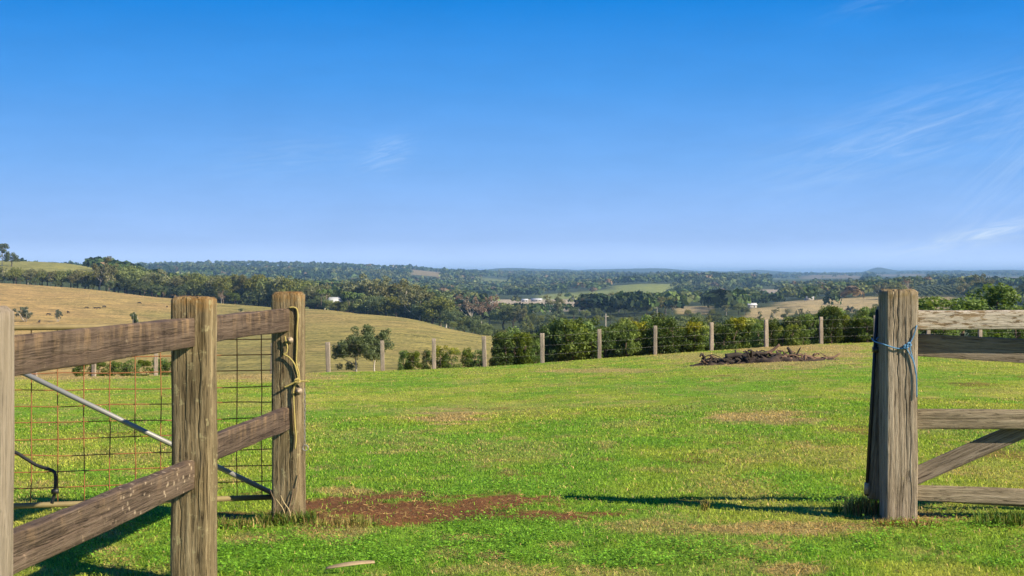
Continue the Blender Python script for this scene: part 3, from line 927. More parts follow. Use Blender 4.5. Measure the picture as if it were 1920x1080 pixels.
# --- wooden gate parked behind that fence
GT = math.radians(3.3)
G0 = Vector((2.305, 8.868, 0.0))                       # foot of the gate's stile
gt = thing('timber_gate', 'timber gate with diagonal brace parked behind the painted rail fence', 'gate', tuple(G0))


def gp(a, b, dy=0.0):
    """gate coordinates: a along the gate, b up"""
    return G0 + Vector((a * math.cos(GT) + b * math.sin(GT), dy - 0.055 * a, -a * math.sin(GT) + b * math.cos(GT)))


beam('stile', gp(-0.045, 0.10), gp(-0.045, 1.30), 0.10, 0.055, M['gate_wood'], gt, ref=(0, 1, 0), seed=41, bev=0.006, cap=0.004)
for (b0, h, sd) in ((1.072, 0.145, 42), (0.150, 0.085, 44)):
    beam('board', gp(0.012, b0), gp(2.20, b0 + 0.01), 0.032, h, M['gate_wood'], gt, seed=sd, bev=0.004, cap=0.003)
bs = gp(0.06, 0.20, -0.034); be = gp(1.72, 1.06, -0.034)
beam('brace', bs, be, 0.030, 0.108, M['gate_wood'], gt, seed=45, bev=0.004, cap=0.003)
beam('stile', gp(2.25, 0.14), gp(2.25, 1.25), 0.09, 0.055, M['gate_wood'], gt, ref=(0, 1, 0), seed=46, bev=0.006, cap=0.004)
mb = MB()
q0 = gp(-0.108, 0.12, -0.03) - G0; q1 = gp(-0.108, 1.28, -0.03) - G0
mb.tube([q0, q0 * 0.5 + q1 * 0.5, q1], 0.011, 10)
dbolt = mb.build('drop_bolt', M['gate_dark'], gt, True)
mb = MB(); q = gp(-0.108, 0.20, -0.03) - G0; qq = gp(-0.108, 0.13, -0.03) - G0
mb.tube([q, qq], 0.017, 10)
mb.build('bolt_sleeve', M['bolt'], dbolt, True)
mb = MB(); q = gp(-0.10, 1.03, -0.035) - G0
mb.box((q[0] - 0.022, q[1] - 0.02, q[2] - 0.016), (q[0] + 0.045, q[1] + 0.02, q[2] + 0.016))
mb.build('bolt_bracket', M['gate_dark'], dbolt)

# blue rope round the right post
yf = RP.y - 0.095 - 0.010


def pxp(px, py, d):
    return ((px - 960) / F * d, d, CAMZ - (py - HZ) / F * d)


bx = RP.x
mb = MB()
P = [pxp(1634, 634, 8.80), pxp(1640, 640, 8.76), pxp(1655, 645, 8.64)] + [pxp(a, b, yf) for a, b in ((1664, 648), (1680, 653), (1692, 653.5), (1699, 650), (1707, 642), (1714, 627), (1718.5, 612))]
P += [(bx + 0.106, 8.70, 1.185), (bx + 0.107, 8.80, 1.175), (bx + 0.06, 8.842, 1.16), (bx - 0.05, 8.842, 1.12), (bx - 0.108, 8.80, 1.11), (bx - 0.125, 8.77, 1.10)]
mb.tube(spline(P), 0.0040, 6)
P = [pxp(a, b, yf - 0.004) for a, b in ((1697, 649), (1702, 658), (1710, 672), (1716, 690), (1718.5, 712), (1719, 745))]
mb.tube(spline(P), 0.0036, 6)
P = [pxp(a, b, yf - 0.003) for a, b in ((1706, 645), (1708, 660), (1713, 676), (1717, 700))]
mb.tube(spline(P), 0.0036, 6)
for a, b in ((1698, 650), (1704, 646)):
    c = np.array(pxp(a, b, yf - 0.004)); th = np.linspace(0, 2 * math.pi, 13)
    mb.tube(np.stack([c[0] + 0.012 * np.cos(th), c[1] - 0.003 + 0.006 * np.sin(2 * th), c[2] + 0.011 * np.sin(th)], -1), 0.0052, 6)
tag(mb.build('rope', M['rope_b'], None, True), 'thin blue rope knotted round the grey fence post', 'rope')

# yellow rope on the left gatepost
yl = L1.y - 0.086 - 0.012


def rp(q, dd=0.0):
    return [pxp(480 + a / 2.35, 540 + b / 2.35, yl - dd) for a, b in q]


mb = MB()
mb.tube(spline(rp([(146, 86), (165, 85), (179, 93), (184, 125), (180, 190), (180, 250), (178, 330), (188, 372), (190, 395), (182, 412)])), 0.0052, 6)
mb.tube(spline(rp([(127, 212), (133, 240), (138, 262), (134, 285), (122, 291), (146, 306), (168, 333), (178, 362), (184, 392), (178, 410)], 0.008)), 0.0052, 6)
mb.tube(spline(rp([(124, 438), (150, 426), (175, 413), (200, 411), (235, 412)], 0.014)), 0.006, 6)
mb.tube(spline(rp([(186, 404), (176, 418), (166, 445), (165, 480), (168, 540), (172, 610), (176, 660), (172, 708)], 0.004)), 0.0055, 6)
c = np.array(rp([(181, 410)], 0.016)[0]); th = np.linspace(0, 2 * math.pi, 13)
mb.tube(np.stack([c[0] + 0.016 * np.cos(th), c[1] + 0.006 * np.sin(2 * th), c[2] + 0.012 * np.sin(th)], -1), 0.006, 6)
tag(mb.build('rope', M['rope_y'], None, True), 'yellow cord knotted and hanging on the gatepost with orange top', 'rope')

# coach bolts through that post
for (a, b, lab) in ((543.5, 638, 'upper rusty hinge bolt in the post beside the yellow cord'), (560, 733.5, 'lower hinge bolt in the post beside the yellow cord')):
    c = np.array(pxp(a, b, L1.y - 0.088)); root = thing('hinge_bolt', lab, 'bolt', tuple(c))
    MB().tube([(0, 0.02, 0), (0, -0.004, 0)], 0.021, 16).build('washer', M['bolt'], root, False)
    nut = MB().tube([(0, 0, 0), (0, -0.018, 0)], 0.0145, 6).build('nut', M['bolt'], root, False)
    MB().tube([(0, 0, 0), (0, -0.032, 0)], 0.008, 10).build('shank', M['bolt'], nut, True)

# chain hanging on the opening side of the gatepost
ch = thing('chain', 'thin galvanised chain hanging down the side of the gatepost', 'chain', (L1.x + 0.104, L1.y - 0.03, 0.45))
lx, ly = L1.x + 0.104, L1.y - 0.03
for k in range(14):
    zc = 0.79 - 0.0245 * k
    th = np.linspace(0, 2 * math.pi, 11)
    a = (np.cos(th) * 0.0055, np.sin(th) * 0.015)
    pts = np.stack([a[0] * (k % 2), a[0] * ((k + 1) % 2), zc - 0.45 + a[1]], -1)
    MB().tube(pts, 0.0017, 5, False).build('link', M['galv'], ch, True)
th = np.linspace(0, 2 * math.pi, 17)
MB().tube(np.stack([0.004 + 0.017 * np.cos(th), 0 * th, -0.0045 - 0.005 + 0.017 * np.sin(th)], -1), 0.0035, 6, False).build('ring', M['galv'], ch, True)

# ------------------------------------------------------------------ mesh gate, swung open to the left
GH = Vector((-1.462, 8.885, 0.0)); GDIR = Vector((-1.0, -0.215, 0)).normalized()
mg = thing('mesh_gate', 'rusty wire mesh gate with galvanised diagonal brace swung open behind the fence', 'gate', tuple(GH))
GL, GB, GTOP = 3.35, 0.112, 1.185


def gg(a, z, off=0.0):
    return (GDIR.x * a + GDIR.y * off * -1.0, GDIR.y * a + GDIR.x * off * 1.0, z)


MB().tube([gg(-0.02, GTOP), gg(GL / 2, GTOP - 0.004), gg(GL, GTOP - 0.012)], 0.017, 12).build('top_pipe', M['pipe_old'], mg, True)
MB().tube([gg(-0.02, GB), gg(GL / 2, GB - 0.004), gg(GL, GB - 0.012)], 0.017, 12).build('bottom_pipe', M['pipe_old'], mg, True)
MB().tube([gg(0.0, GB), gg(0.0, GTOP)], 0.0165, 12).build('end_pipe', M['pipe_old'], mg, True)
MB().tube([gg(GL, GB), gg(GL, GTOP)], 0.0165, 12).build('end_pipe', M['pipe_old'], mg, True)
MB().tube([gg(0.02, GB + 0.02, 0.026), gg(2.02, GTOP - 0.01, 0.026)], 0.0155, 12).build('brace', M['galv'], mg, True)
r = np.random.default_rng(5)
nv = int((GL - 0.06) / 0.1525)
for k in range(nv):
    a = 0.10 + k * 0.1525
    pts = [gg(a + r.normal(0, 0.003), z, -0.019 + r.normal(0, 0.002)) for z in np.linspace(GB, GTOP, 6)]
    MB().tube(spline(pts, 3), 0.0035, 6).build('mesh_wire', M['rust'], mg, True)
for k in range(1, 11):
    z = GB + k * 0.0985
    pts = [gg(a, z + r.normal(0, 0.003) - 0.003 * a / GL, -0.025 + r.normal(0, 0.002)) for a in np.linspace(0.0, GL, 14)]
    MB().tube(spline(pts, 3), 0.0035, 6).build('mesh_wire', M['rust'], mg, True)

# black poly pipe offcut tied to the gate
mb = MB()
gd = 8.50
P = [(-120, 812), (-60, 826), (-10, 836), (28, 848), (48, 860), (70, 873), (92, 880), (102, 886), (104, 900), (103, 918), (101, 930), (97, 944)]
mb.tube(spline([pxp(a, b, 8.47) for a, b in P]), 0.0105, 8)
mb.tube([pxp(97, 922, 8.455), pxp(109, 921, 8.455)], 0.016, 8)
tag(mb.build('poly_pipe', M['rubber'], None, True), 'bent black poly pipe hooked on the rusty mesh gate', 'pipe')

# ------------------------------------------------------------------ wire fence across the far side of the paddock
FP = [(-260, 705), (-150, 705), (-42, 705), (66, 705), (175, 705), (292, 705), (401, 702), (510, 699), (616, 698), (718, 693), (814, 689), (909, 685), (1017, 683), (1124, 671), (1228, 663), (1334, 655), (1437, 650), (1540, 643), (1641, 640), (1740, 638), (1838, 636), (1936, 635), (2034, 634), (2130, 633)]
wf = None
base_me = []
for s in range(4):
    base_me.append(beam_mesh('post', 1.62, 0.155 if s else 0.17, 0.12, M['far_post'], bev=0.012, seed=60 + s, wob=0.008, cap=0.008, worn=0.02, rows=12))
tops_w = []
for k, (px, row) in enumerate(FP):
    d = float(fence_depth(np.array([float(px)]))[0])
    x = unpx(px, d); z = Hs(x, d)
    if wf is None:
        wf = thing('wire_fence', 'long wire fence of short grey split posts across the end of the paddock', 'fence', (x, d, z))
    o = link('post', base_me[k % 4], wf, (x - wf.location.x, d - wf.location.y, z - 0.40 - wf.location.z), (random.uniform(-0.02, 0.02), random.uniform(-0.03, 0.03), random.uniform(-0.3, 0.3)))
    tops_w.append((x - wf.location.x, d - wf.location.y, z - wf.location.z))
for hgt in (1.10, 0.72, 0.35):
    pts = []
    for k in range(len(tops_w)):
        p = np.array(tops_w[k]); p[2] += hgt; p[1] -= 0.085
        pts.append(p)
        if k + 1 < len(tops_w):
            q = np.array(tops_w[k + 1]); q[2] += hgt; q[1] -= 0.085
            m2 = (p + q) / 2; m2[2] -= 0.015
            pts.append(m2)
    MB().tube(pts, 0.0024, 4).build('wire', M['wire'], wf, True)


# ------------------------------------------------------------------ trees and bushes
def leafquads(c, nrm, size, r, aspect=0.6):
    """leaf-shaped quads at c facing roughly nrm"""
    n = len(c)
    nrm = nrm + r.normal(0, 0.55, (n, 3)); nrm /= np.linalg.norm(nrm, axis=1, keepdims=True)
    t = np.cross(nrm, r.normal(0, 1, (n, 3))); t /= np.maximum(np.linalg.norm(t, axis=1, keepdims=True), 1e-6)
    b = np.cross(nrm, t)
    s = size[:, None]
    return np.stack([c - t * s, c - b * s * aspect, c + t * s, c + b * s * aspect], 1).reshape(-1, 3)


def clumps(r, centres, radii, per, size, squash=0.8):
    C = []; N = []
    for c, rad in zip(centres, radii):
        n = max(6, int(per * (rad / np.mean(radii)) ** 2))
        v = r.normal(0, 1, (n, 3)); v /= np.linalg.norm(v, axis=1, keepdims=True)
        rr_ = rad * r.uniform(0.45, 1.08, n) ** 0.6
        p = v * rr_[:, None]; p[:, 2] *= squash
        C.append(c + p); N.append(v)
    C = np.concatenate(C); N = np.concatenate(N)
    sz = size * r.uniform(0.6, 1.4, len(C))
    return leafquads(C, N, sz, r)


def limb(mb, a, b, r0, r1, r, bend=0.08, sides=6):
    a = np.array(a, float); b = np.array(b, float)
    m = (a + b) / 2 + r.normal(0, bend * np.linalg.norm(b - a), 3)
    pts = spline([a, m, b], 3)
    mb.tube(pts, np.linspace(r0, r1, len(pts)), sides)


def template(kind, seed, per_mult=1.0):
    """unit-height plant: (trunk MB, crown vertices)"""
    r = np.random.default_rng(seed)
    mb = MB(); cs = []; rs = []
    if kind == 'bush':                     # dense garden-hedge tree, leafy to the ground
        wv = r.uniform(0.32, 0.46); pw = r.uniform(0.6, 1.3); sh = r.uniform(0.10, 0.34)
        for k in range(34):
            zz = r.uniform(0.06, 0.93); prof = (math.sin(math.pi * (sh + (0.92 - sh) * zz)) ** pw)
            a = r.uniform(0, 6.283); q = wv * prof * r.uniform(0.45, 0.95)
            cs.append((q * math.cos(a), q * math.sin(a), zz)); rs.append(r.uniform(0.09, 0.155))
        limb(mb, (0, 0, -0.05), (0.02, 0, 0.6), 0.03, 0.015, r)
        for k in range(0, 34, 4):
            limb(mb, (0, 0, max(0.05, cs[k][2] - 0.2)), cs[k], 0.012, 0.005, r, sides=5)
        per, size, sq = 95, 0.026, 0.95
    elif kind == 'gum':
        h0 = r.uniform(0.25, 0.36)
        top = np.array([r.normal(0, 0.04), r.normal(0, 0.04), h0])
        limb(mb, (0, 0, -0.03), top, 0.018, 0.014, r, 0.04)
        for k in range(r.integers(9, 13)):
            a = r.uniform(0, 6.283); q = r.uniform(0.06, 0.30); zz = r.uniform(0.40, 0.93)
            e = np.array([q * math.cos(a), q * math.sin(a), zz])
            limb(mb, top * r.uniform(0.75, 1.0), e, 0.010, 0.004, r, 0.08, 5)
            for j in range(4):
                cs.append(e + r.normal(0, 0.055, 3)); rs.append(r.uniform(0.05, 0.095))
        per, size, sq = 60, 0.020, 0.85
    elif kind == 'round':
        limb(mb, (0, 0, -0.03), (0, 0, 0.35), 0.035, 0.025, r, 0.03)
        for k in range(46):
            v = r.normal(0, 1, 3); v /= np.linalg.norm(v); v[2] = abs(v[2]) * 1.0 - 0.25 * r.random()
            q = r.uniform(0.55, 1.0)
            c = np.array([v[0] * 0.43 * q, v[1] * 0.43 * q, 0.42 + v[2] * 0.50 * q])
            cs.append(c); rs.append(r.uniform(0.08, 0.14))
            if k % 6 == 0:
                limb(mb, (0, 0, 0.3), c, 0.014, 0.005, r, 0.06, 5)
        per, size, sq = 80, 0.022, 0.85
    elif kind == 'conifer':
        limb(mb, (0, 0, -0.03), (0, 0, 0.95), 0.025, 0.005, r, 0.01)
        for k in range(46):
            zz = r.uniform(0.12, 0.97); q = 0.25 * (1 - zz) ** 0.75 + 0.02; a = r.uniform(0, 6.283)
            cs.append((q * math.cos(a) * r.uniform(0.4, 1), q * math.sin(a) * r.uniform(0.4, 1), zz)); rs.append(0.04 + 0.07 * (1 - zz))
        per, size, sq = 30, 0.026, 0.7
    elif kind == 'shrub':                  # open many-stemmed shrub
        for k in range(r.integers(6, 9)):
            a = r.uniform(0, 6.283); q = r.uniform(0.10, 0.5); zz = r.uniform(0.55, 0.95) * (1 - 0.3 * q)
            e = np.array([q * math.cos(a), q * math.sin(a), zz])
            limb(mb, (0.05 * math.cos(a), 0.05 * math.sin(a), -0.03), e, 0.02, 0.008, r, 0.1, 5)
            for j in range(5):
                f = r.uniform(0.45, 1.0)
                cs.append(e * f + r.normal(0, 0.06, 3)); rs.append(r.uniform(0.06, 0.12))
        per, size, sq = 55, 0.030, 0.85
    elif kind == 'twin':                   # small spreading tree on a pale forked stem
        for (bx_, tx, tz) in ((-0.16, -0.20, 0.45), (0.22, 0.24, 0.42)):
            top = np.array([tx, r.normal(0, 0.05), tz])
            limb(mb, (bx_, 0, -0.04), top, 0.020, 0.012, r, 0.06)
            for k in range(17):
                a = r.uniform(0, 6.283); q = r.uniform(0.05, 0.36); zz = r.uniform(0.45, 0.95) * (1 - 0.25 * q)
                e = np.array([tx + q * math.cos(a), q * math.sin(a), zz])
                limb(mb, top * r.uniform(0.6, 1.0), e, 0.009, 0.004, r, 0.08, 5)
                for j in range(5):
                    cs.append(e + r.normal(0, 0.06, 3)); rs.append(r.uniform(0.06, 0.11))
        for k in range(7):
            cs.append(np.array([-0.52 + r.normal(0, 0.07), r.normal(0, 0.08), 0.42 + r.normal(0, 0.05)])); rs.append(r.uniform(0.05, 0.085))
            cs.append(np.array([-0.36 + r.normal(0, 0.09), r.normal(0, 0.08), 0.17 + r.normal(0, 0.05)])); rs.append(r.uniform(0.05, 0.085))
        limb(mb, (-0.17, 0, 0.2), (-0.52, 0, 0.40), 0.009, 0.004, r, 0.05, 5)
        limb(mb, (-0.17, 0, 0.08), (-0.36, 0, 0.15), 0.009, 0.004, r, 0.05, 5)
        per, size, sq = 110, 0.017, 0.9
    elif kind == 'thin':                   # half-bare russet tree
        top = np.array([0, 0, 0.3]); limb(mb, (0, 0, -0.03), top, 0.024, 0.018, r, 0.04)
        for k in range(16):
            a = r.uniform(0, 6.283); q = r.uniform(0.1, 0.36); zz = r.uniform(0.5, 0.97) * (1 - 0.2 * q)
            e = np.array([q * math.cos(a), q * math.sin(a), zz]); limb(mb, top * r.uniform(0.7, 1), e, 0.011, 0.003, r, 0.07, 5)
            for j in range(3):
                cs.append(e + r.normal(0, 0.05, 3)); rs.append(r.uniform(0.05, 0.09))
        per, size, sq = 16, 0.022, 0.9
    return mb, clumps(r, np.array(cs), np.array(rs), per * per_mult, size, sq)


LEAFS = {'gum': 'l_gum', 'round': 'l_round', 'conifer': 'l_dark', 'shrub': 'l_shrub', 'twin': 'l_gum', 'thin': 'l_red', 'bush': 'l_hedge'}
TPL = {}


def tpl(kind, var, leaf=None):
    leaf = leaf or LEAFS[kind]
    key = (kind, var, leaf)
    if key not in TPL:
        base = (kind, var, None)
        if base not in TPL:
            TPL[base] = template(kind, 100 + var * 7 + len(kind) * 131)
        mb, V = TPL[base]
        f, sz = quads(len(V) // 4)
        TPL[key] = (mb.mesh('trunk', M['bark_pale' if kind in ('gum', 'twin', 'thin', 'shrub') else 'bark_dark'], True), make_mesh('crown', V, f, sz, [M[leaf]]))
    return TPL[key]


def plant(kind, x, y, h, label, group, name='tree', wide=1.0, var=0, leaf=None, cat='tree', rz=None):
    tm, cm = tpl(kind, var, leaf)
    z = Hs(x, y)
    root = thing(name, label, cat, (x, y, z - 0.01 * h), random.uniform(0, 6.28) if rz is None else rz, group)
    for nm, me in (('trunk', tm), ('crown', cm)):
        o = link(nm, me, root); o.scale = (h * wide, h * wide, h)
    return root


def plant_px(kind, px, ytop, d, label, group, **kw):
    x = unpx(px, d); z = Hs(x, d)
    h = CAMZ - (ytop - HZ) * d / F - z
    mn, mx = kw.pop('lim', (2.0, 30.0))
    return plant(kind, x, d, min(max(h, mn), mx), label, group, **kw)


def zone(px, table):
    for lim_, txt in table:
        if px < lim_:
            return txt
    return table[-1][1]


HZONE = ((915, 'low hedge bush by the wire fence next to the lone pale-stemmed tree'), (1018, 'dark green hedge tree at the low end of the hedge, beside the tan hill'), (1130, 'tall dark green hedge tree behind the wire fence, left of the power pole'),
         (1335, 'dark green hedge tree behind the wire fence, between power pole and brush heap'), (1570, 'dark green hedge tree behind the wire fence, straight behind the burnt brush heap'), (1720, 'dark green hedge tree between the brush heap and the grey post'), (9999, 'low hedge tree behind the painted top rail'))
RZONE = ((60, 'below the trees of the high green hill'), (178, 'below the bare green slope'), (330, 'next to the tallest gum'), (560, 'behind the brown post tops'), (665, 'around the white-roofed farmhouse'), (9999, 'between the farmhouse and the conifers'))
VZONE = ((1030, 'left of the tall pine'), (1135, 'below the pale field with white sheds'), (1275, 'below the far green hill'), (1420, 'left of the straw-coloured field'), (1560, 'in front of the straw-coloured field'), (1700, 'behind the end of the hedge'), (9999, 'near the orchard rows'))
# hedge of young trees just outside the wire fence: (px, top row)
HEDGE = [(757, 668), (775, 662), (800, 655), (826, 648), (850, 652), (876, 658), (896, 662), (930, 655), (946, 624), (965, 617), (985, 622), (1004, 636), (1030, 606), (1050, 598), (1072, 594), (1095, 604), (1110, 622), (1136, 606), (1160, 612), (1176, 598), (1196, 604), (1218, 592), (1240, 590), (1262, 598), (1284, 612), (1302, 604), (1316, 604), (1345, 628),
         (1362, 606), (1382, 594), (1400, 596), (1422, 606), (1446, 604), (1468, 612), (1486, 606), (1505, 610), (1520, 588), (1548, 574), (1560, 570), (1582, 590), (1604, 596), (1626, 586), (1640, 576), (1664, 590), (1690, 585)]
YEL = {826, 850, 1302, 1316, 1382, 1400, 1468, 1196}
rh = random.Random(3)
for k, (px, yt) in enumerate(HEDGE):
    d = float(fence_depth(np.array([float(px)]))[0]) + rh.uniform(1.6, 3.4) + (1.3 if k % 3 == 0 else 0)
    if px in YEL:
        plant_px('bush', px, yt, d, 'hedge tree with yellow-green new growth, ' + ('near the lone pale-stemmed tree' if px < 900 else 'close to the power pole' if px < 1250 else 'behind the brush heap'), 'yellow-tipped hedge trees %d' % ((px > 900) + (px > 1250)), name='hedge_tree', var=k % 5, leaf='l_hedge_y', lim=(0.9, 4.5), wide=rh.uniform(0.85, 1.05))
    else:
        plant_px('bush', px, yt, d, zone(px, HZONE), 'hedge: ' + zone(px, HZONE), name='hedge_tree', var=k % 8, lim=(0.9, 4.5), wide=rh.uniform(0.70, 1.2), leaf=('l_hedge', 'l_hedge_d', 'l_hedge_b', 'l_hedge', 'l_hedge_d')[(k * 3) % 5])
for k, px in enumerate(range(945, 1720, 17)):
    yt = np.interp(px, [h[0] for h in HEDGE], [h[1] for h in HEDGE]) + rh.uniform(-12, 12)
    d = float(fence_depth(np.array([float(px)]))[0]) + rh.uniform(4.6, 6.4)
    plant_px('bush', px + rh.uniform(-5, 5), yt, d, 'back-row hedge tree, ' + ('left of the power pole' if px < 1130 else 'between power pole and brush heap' if px < 1335 else 'behind the brush heap' if px < 1570 else 'next to the grey post'), 'back row of hedge trees %d' % ((px > 1130) + (px > 1335) + (px >= 1570)), name='hedge_tree', var=(k * 3) % 8, lim=(1.5, 4.8), wide=rh.uniform(0.65, 1.0), leaf=('l_hedge_d', 'l_hedge', 'l_dark')[k % 3])
# low bushes outside the fence on the left, seen through the gate
for k, (px, yt) in enumerate(((150, 690), (185, 684), (215, 678), (245, 674), (270, 678), (300, 672), (325, 680), (345, 684))):
    plant_px('bush', px, yt, 63 + (k % 3), 'low dark bush beyond the wire fence, seen through the mesh gate', 'low bushes seen through the mesh gate', name='bush', var=k % 5, lim=(0.9, 3), wide=1.2, cat='bush')
# rounded trees behind the painted rail
for k, (px, yt, wd, lab) in enumerate(((1748, 558, 1.6, 'low green tree behind the painted rail, next to the grey fence post'), (1803, 549, 1.6, 'middle-sized green tree behind the painted rail beside the large rounded tree'), (1868, 529, 1.35, 'large rounded green tree standing above the painted rail'))):
    plant_px('bush', px, yt, 76 + k * 2, lab, None, var=k, lim=(1.5, 5), wide=wd, name='tree')
for k, (px, yt) in enumerate(((1770, 590), (1835, 585), (1905, 572), (1935, 560), (1985, 565), (2040, 560))):
    plant_px('bush', px, yt, 72 + k, zone(px, HZONE), 'hedge: ' + zone(px, HZONE), name='hedge_tree', var=k % 5, lim=(1.0, 4.5))

# forked tree in the pasture
x = unpx(683, 128.0)
plant('twin', x, 128.0, 4.35, 'small pale-stemmed spreading tree alone in the pasture behind the fence', None, wide=1.0, rz=0.0, leaf='l_dark')

# shrubs on the tan hillside
plant_px('shrub', 48, 574, 478, 'wide grey-green shrub lowest on the tan hillside', None, name='shrub', cat='shrub', wide=1.45, var=0, lim=(3, 8))
plant_px('shrub', 108, 576, 485, 'narrow leaning shrub beside the black cattle on the hillside', None, name='shrub', cat='shrub', wide=0.75, var=1, lim=(3, 8))
plant_px('shrub', 251, 580, 470, 'dark rounded shrub on the green foot of the hillside', None, name='shrub', cat='shrub', wide=0.85, var=2, leaf='l_dark', lim=(3, 8))
plant_px('shrub', 452, 583, 640, 'low dark shrub on the pasture behind the top rail', None, name='shrub', cat='shrub', wide=1.6, var=1, leaf='l_dark', lim=(2, 5))

# trees along the ridge of the hillside
RIDGE = [(-60, 492, 880), (-35, 498, 870), (-12, 494, 880), (8, 499, 875), (30, 496, 870), (52, 503, 868), (75, 499, 872), (95, 507, 865), (115, 503, 866), (138, 508, 862), (158, 512, 860), (174, 516, 858), (215, 500, 858), (235, 491, 860), (262, 496, 856), (285, 504, 850), (305, 509, 846), (325, 505, 842), (345, 508, 838), (365, 503, 836), (385, 509, 832),
         (405, 508, 828), (422, 512, 822), (440, 506, 826), (462, 509, 820), (485, 504, 818), (505, 511, 812), (530, 507, 808), (548, 512, 802), (570, 517, 796), (590, 526, 788), (608, 531, 780), (640, 533, 765), (676, 514, 760), (698, 516, 755), (714, 520, 750), (730, 525, 745), (747, 517, 748), (765, 521, 740)]
rt = random.Random(9)
for k, (px, yt, d) in enumerate(RIDGE):
    kd = 'gum' if ((px < 120 and k % 2) or 690 < px < 735 or k % 7 == 3) else 'round'
    if kd == 'gum':
        plant_px('gum', px, yt, d, 'pale-trunked gum tree in the ridge woods, ' + zone(px, RZONE), 'ridge gums ' + zone(px, RZONE), var=k % 4, wide=rt.uniform(1.0, 1.3), lim=(6, 24))
    else:
        plant_px('round', px, yt, d, 'dense olive tree in the ridge woods, ' + zone(px, RZONE), 'ridge trees ' + zone(px, RZONE), var=k % 4, wide=rt.uniform(0.85, 1.15), lim=(6, 24), leaf='l_round' if k % 3 else 'l_gum')
    # understorey in front
    plant_px('round', px + rt.uniform(-14, 14), yt + rt.uniform(16, 26), d - rt.uniform(4, 9), 'low dark tree fronting the ridge woods, ' + zone(px, RZONE), 'low ridge trees ' + zone(px, RZONE), var=(k + 1) % 4, wide=rt.uniform(1.0, 1.4), leaf='l_dark', lim=(3.5, 12))
plant_px('gum', 188, 481, 853, 'tallest pale-trunked gum tree standing above the ridge woods', None, var=1, wide=0.95, lim=(10, 26))
plant_px('gum', 206, 494, 851, 'pale-trunked gum tree beside the tallest gum on the ridge', None, var=2, wide=0.8, lim=(10, 26))
plant_px('round', 440, 545, 802, 'small bright green tree at the edge of the ridge woods', None, var=1, wide=1.0, leaf='l_bright', lim=(3, 12))
plant_px('thin', 415, 543, 800, 'russet tree standing next to the bright green tree', None, var=0, wide=0.7, lim=(3, 12))
for k in range(22):
    plant_px('round', -60 + k * 13.5 + rt.uniform(-4, 4), 504 + rt.uniform(-4, 7), 880 - k * 0.9, 'dense olive tree in the ridge woods, ' + zone(-60 + k * 13.5, RZONE), 'ridge trees ' + zone(-60 + k * 13.5, RZONE), var=k % 4, wide=rt.uniform(0.9, 1.2), lim=(6, 16), leaf='l_round' if k % 3 else 'l_gum')
# trees on the high green hill
for px, yt, kd in ((-40, 462, 'round'), (-15, 456, 'gum'), (4, 453, 'gum'), (22, 469, 'round')):
    plant_px(kd, px, yt, 1240, 'dark tree on the high green hill beyond the ridge woods', 'trees on the high green hill', var=abs(px) % 4, wide=1.1, lim=(6, 26), leaf='l_dark')

# trees falling away round the right-hand end of the hill
EDGE = [(690, 545, 725, 'round'), (708, 548, 720, 'round'), (724, 552, 715, 'round'), (742, 548, 712, 'round'), (758, 550, 705, 'conifer'), (772, 545, 700, 'conifer'), (783, 538, 690, 'gum'), (800, 530, 700, 'conifer'), (814, 529, 690, 'round'), (826, 545, 680, 'round'), (842, 572, 640, 'round'), (858, 578, 620, 'round'), (872, 588, 600, 'round'), (886, 585, 590, 'round'),
        (898, 596, 575, 'round'), (910, 602, 570, 'round'), (922, 606, 560, 'round'), (934, 612, 550, 'round'), (945, 615, 548, 'round'), (958, 618, 540, 'round'), (972, 612, 560, 'round'), (850, 605, 585, 'round'), (868, 610, 572, 'round'), (892, 616, 555, 'round'), (915, 622, 545, 'round'), (985, 610, 600, 'round')]
for k, (px, yt, d, kd) in enumerate(EDGE):
    lab, gr = {'round': ('dark leafy tree on the slope behind the green hill', 'dark trees behind the green hill'), 'gum': ('tall gum tree among the conifers behind the green hill', None), 'conifer': ('dark conical conifer behind the green hill', 'conifers behind the green hill')}[kd]
    if kd == 'round':
        ez = 'among the conifers' if px < 835 else 'below the russet trees' if px < 925 else 'where the hill meets the hedge'
        lab = 'dark leafy tree behind the green hill, ' + ez; gr = 'dark slope trees ' + ez
    plant_px(kd, px, yt, d, lab, gr, var=k % 4 if kd != 'conifer' else k % 2, wide=rt.uniform(0.95, 1.3), lim=(4, 22), leaf='l_dark' if k % 3 else None)
for px, yt, d in ((836, 552, 820), (884, 550, 900), (902, 554, 905), (918, 551, 910)):
    plant_px('thin', px, yt, d, 'half-bare russet tree in the valley past the hill', 'russet trees in the valley', var=px % 2, wide=1.15, lim=(6, 22))
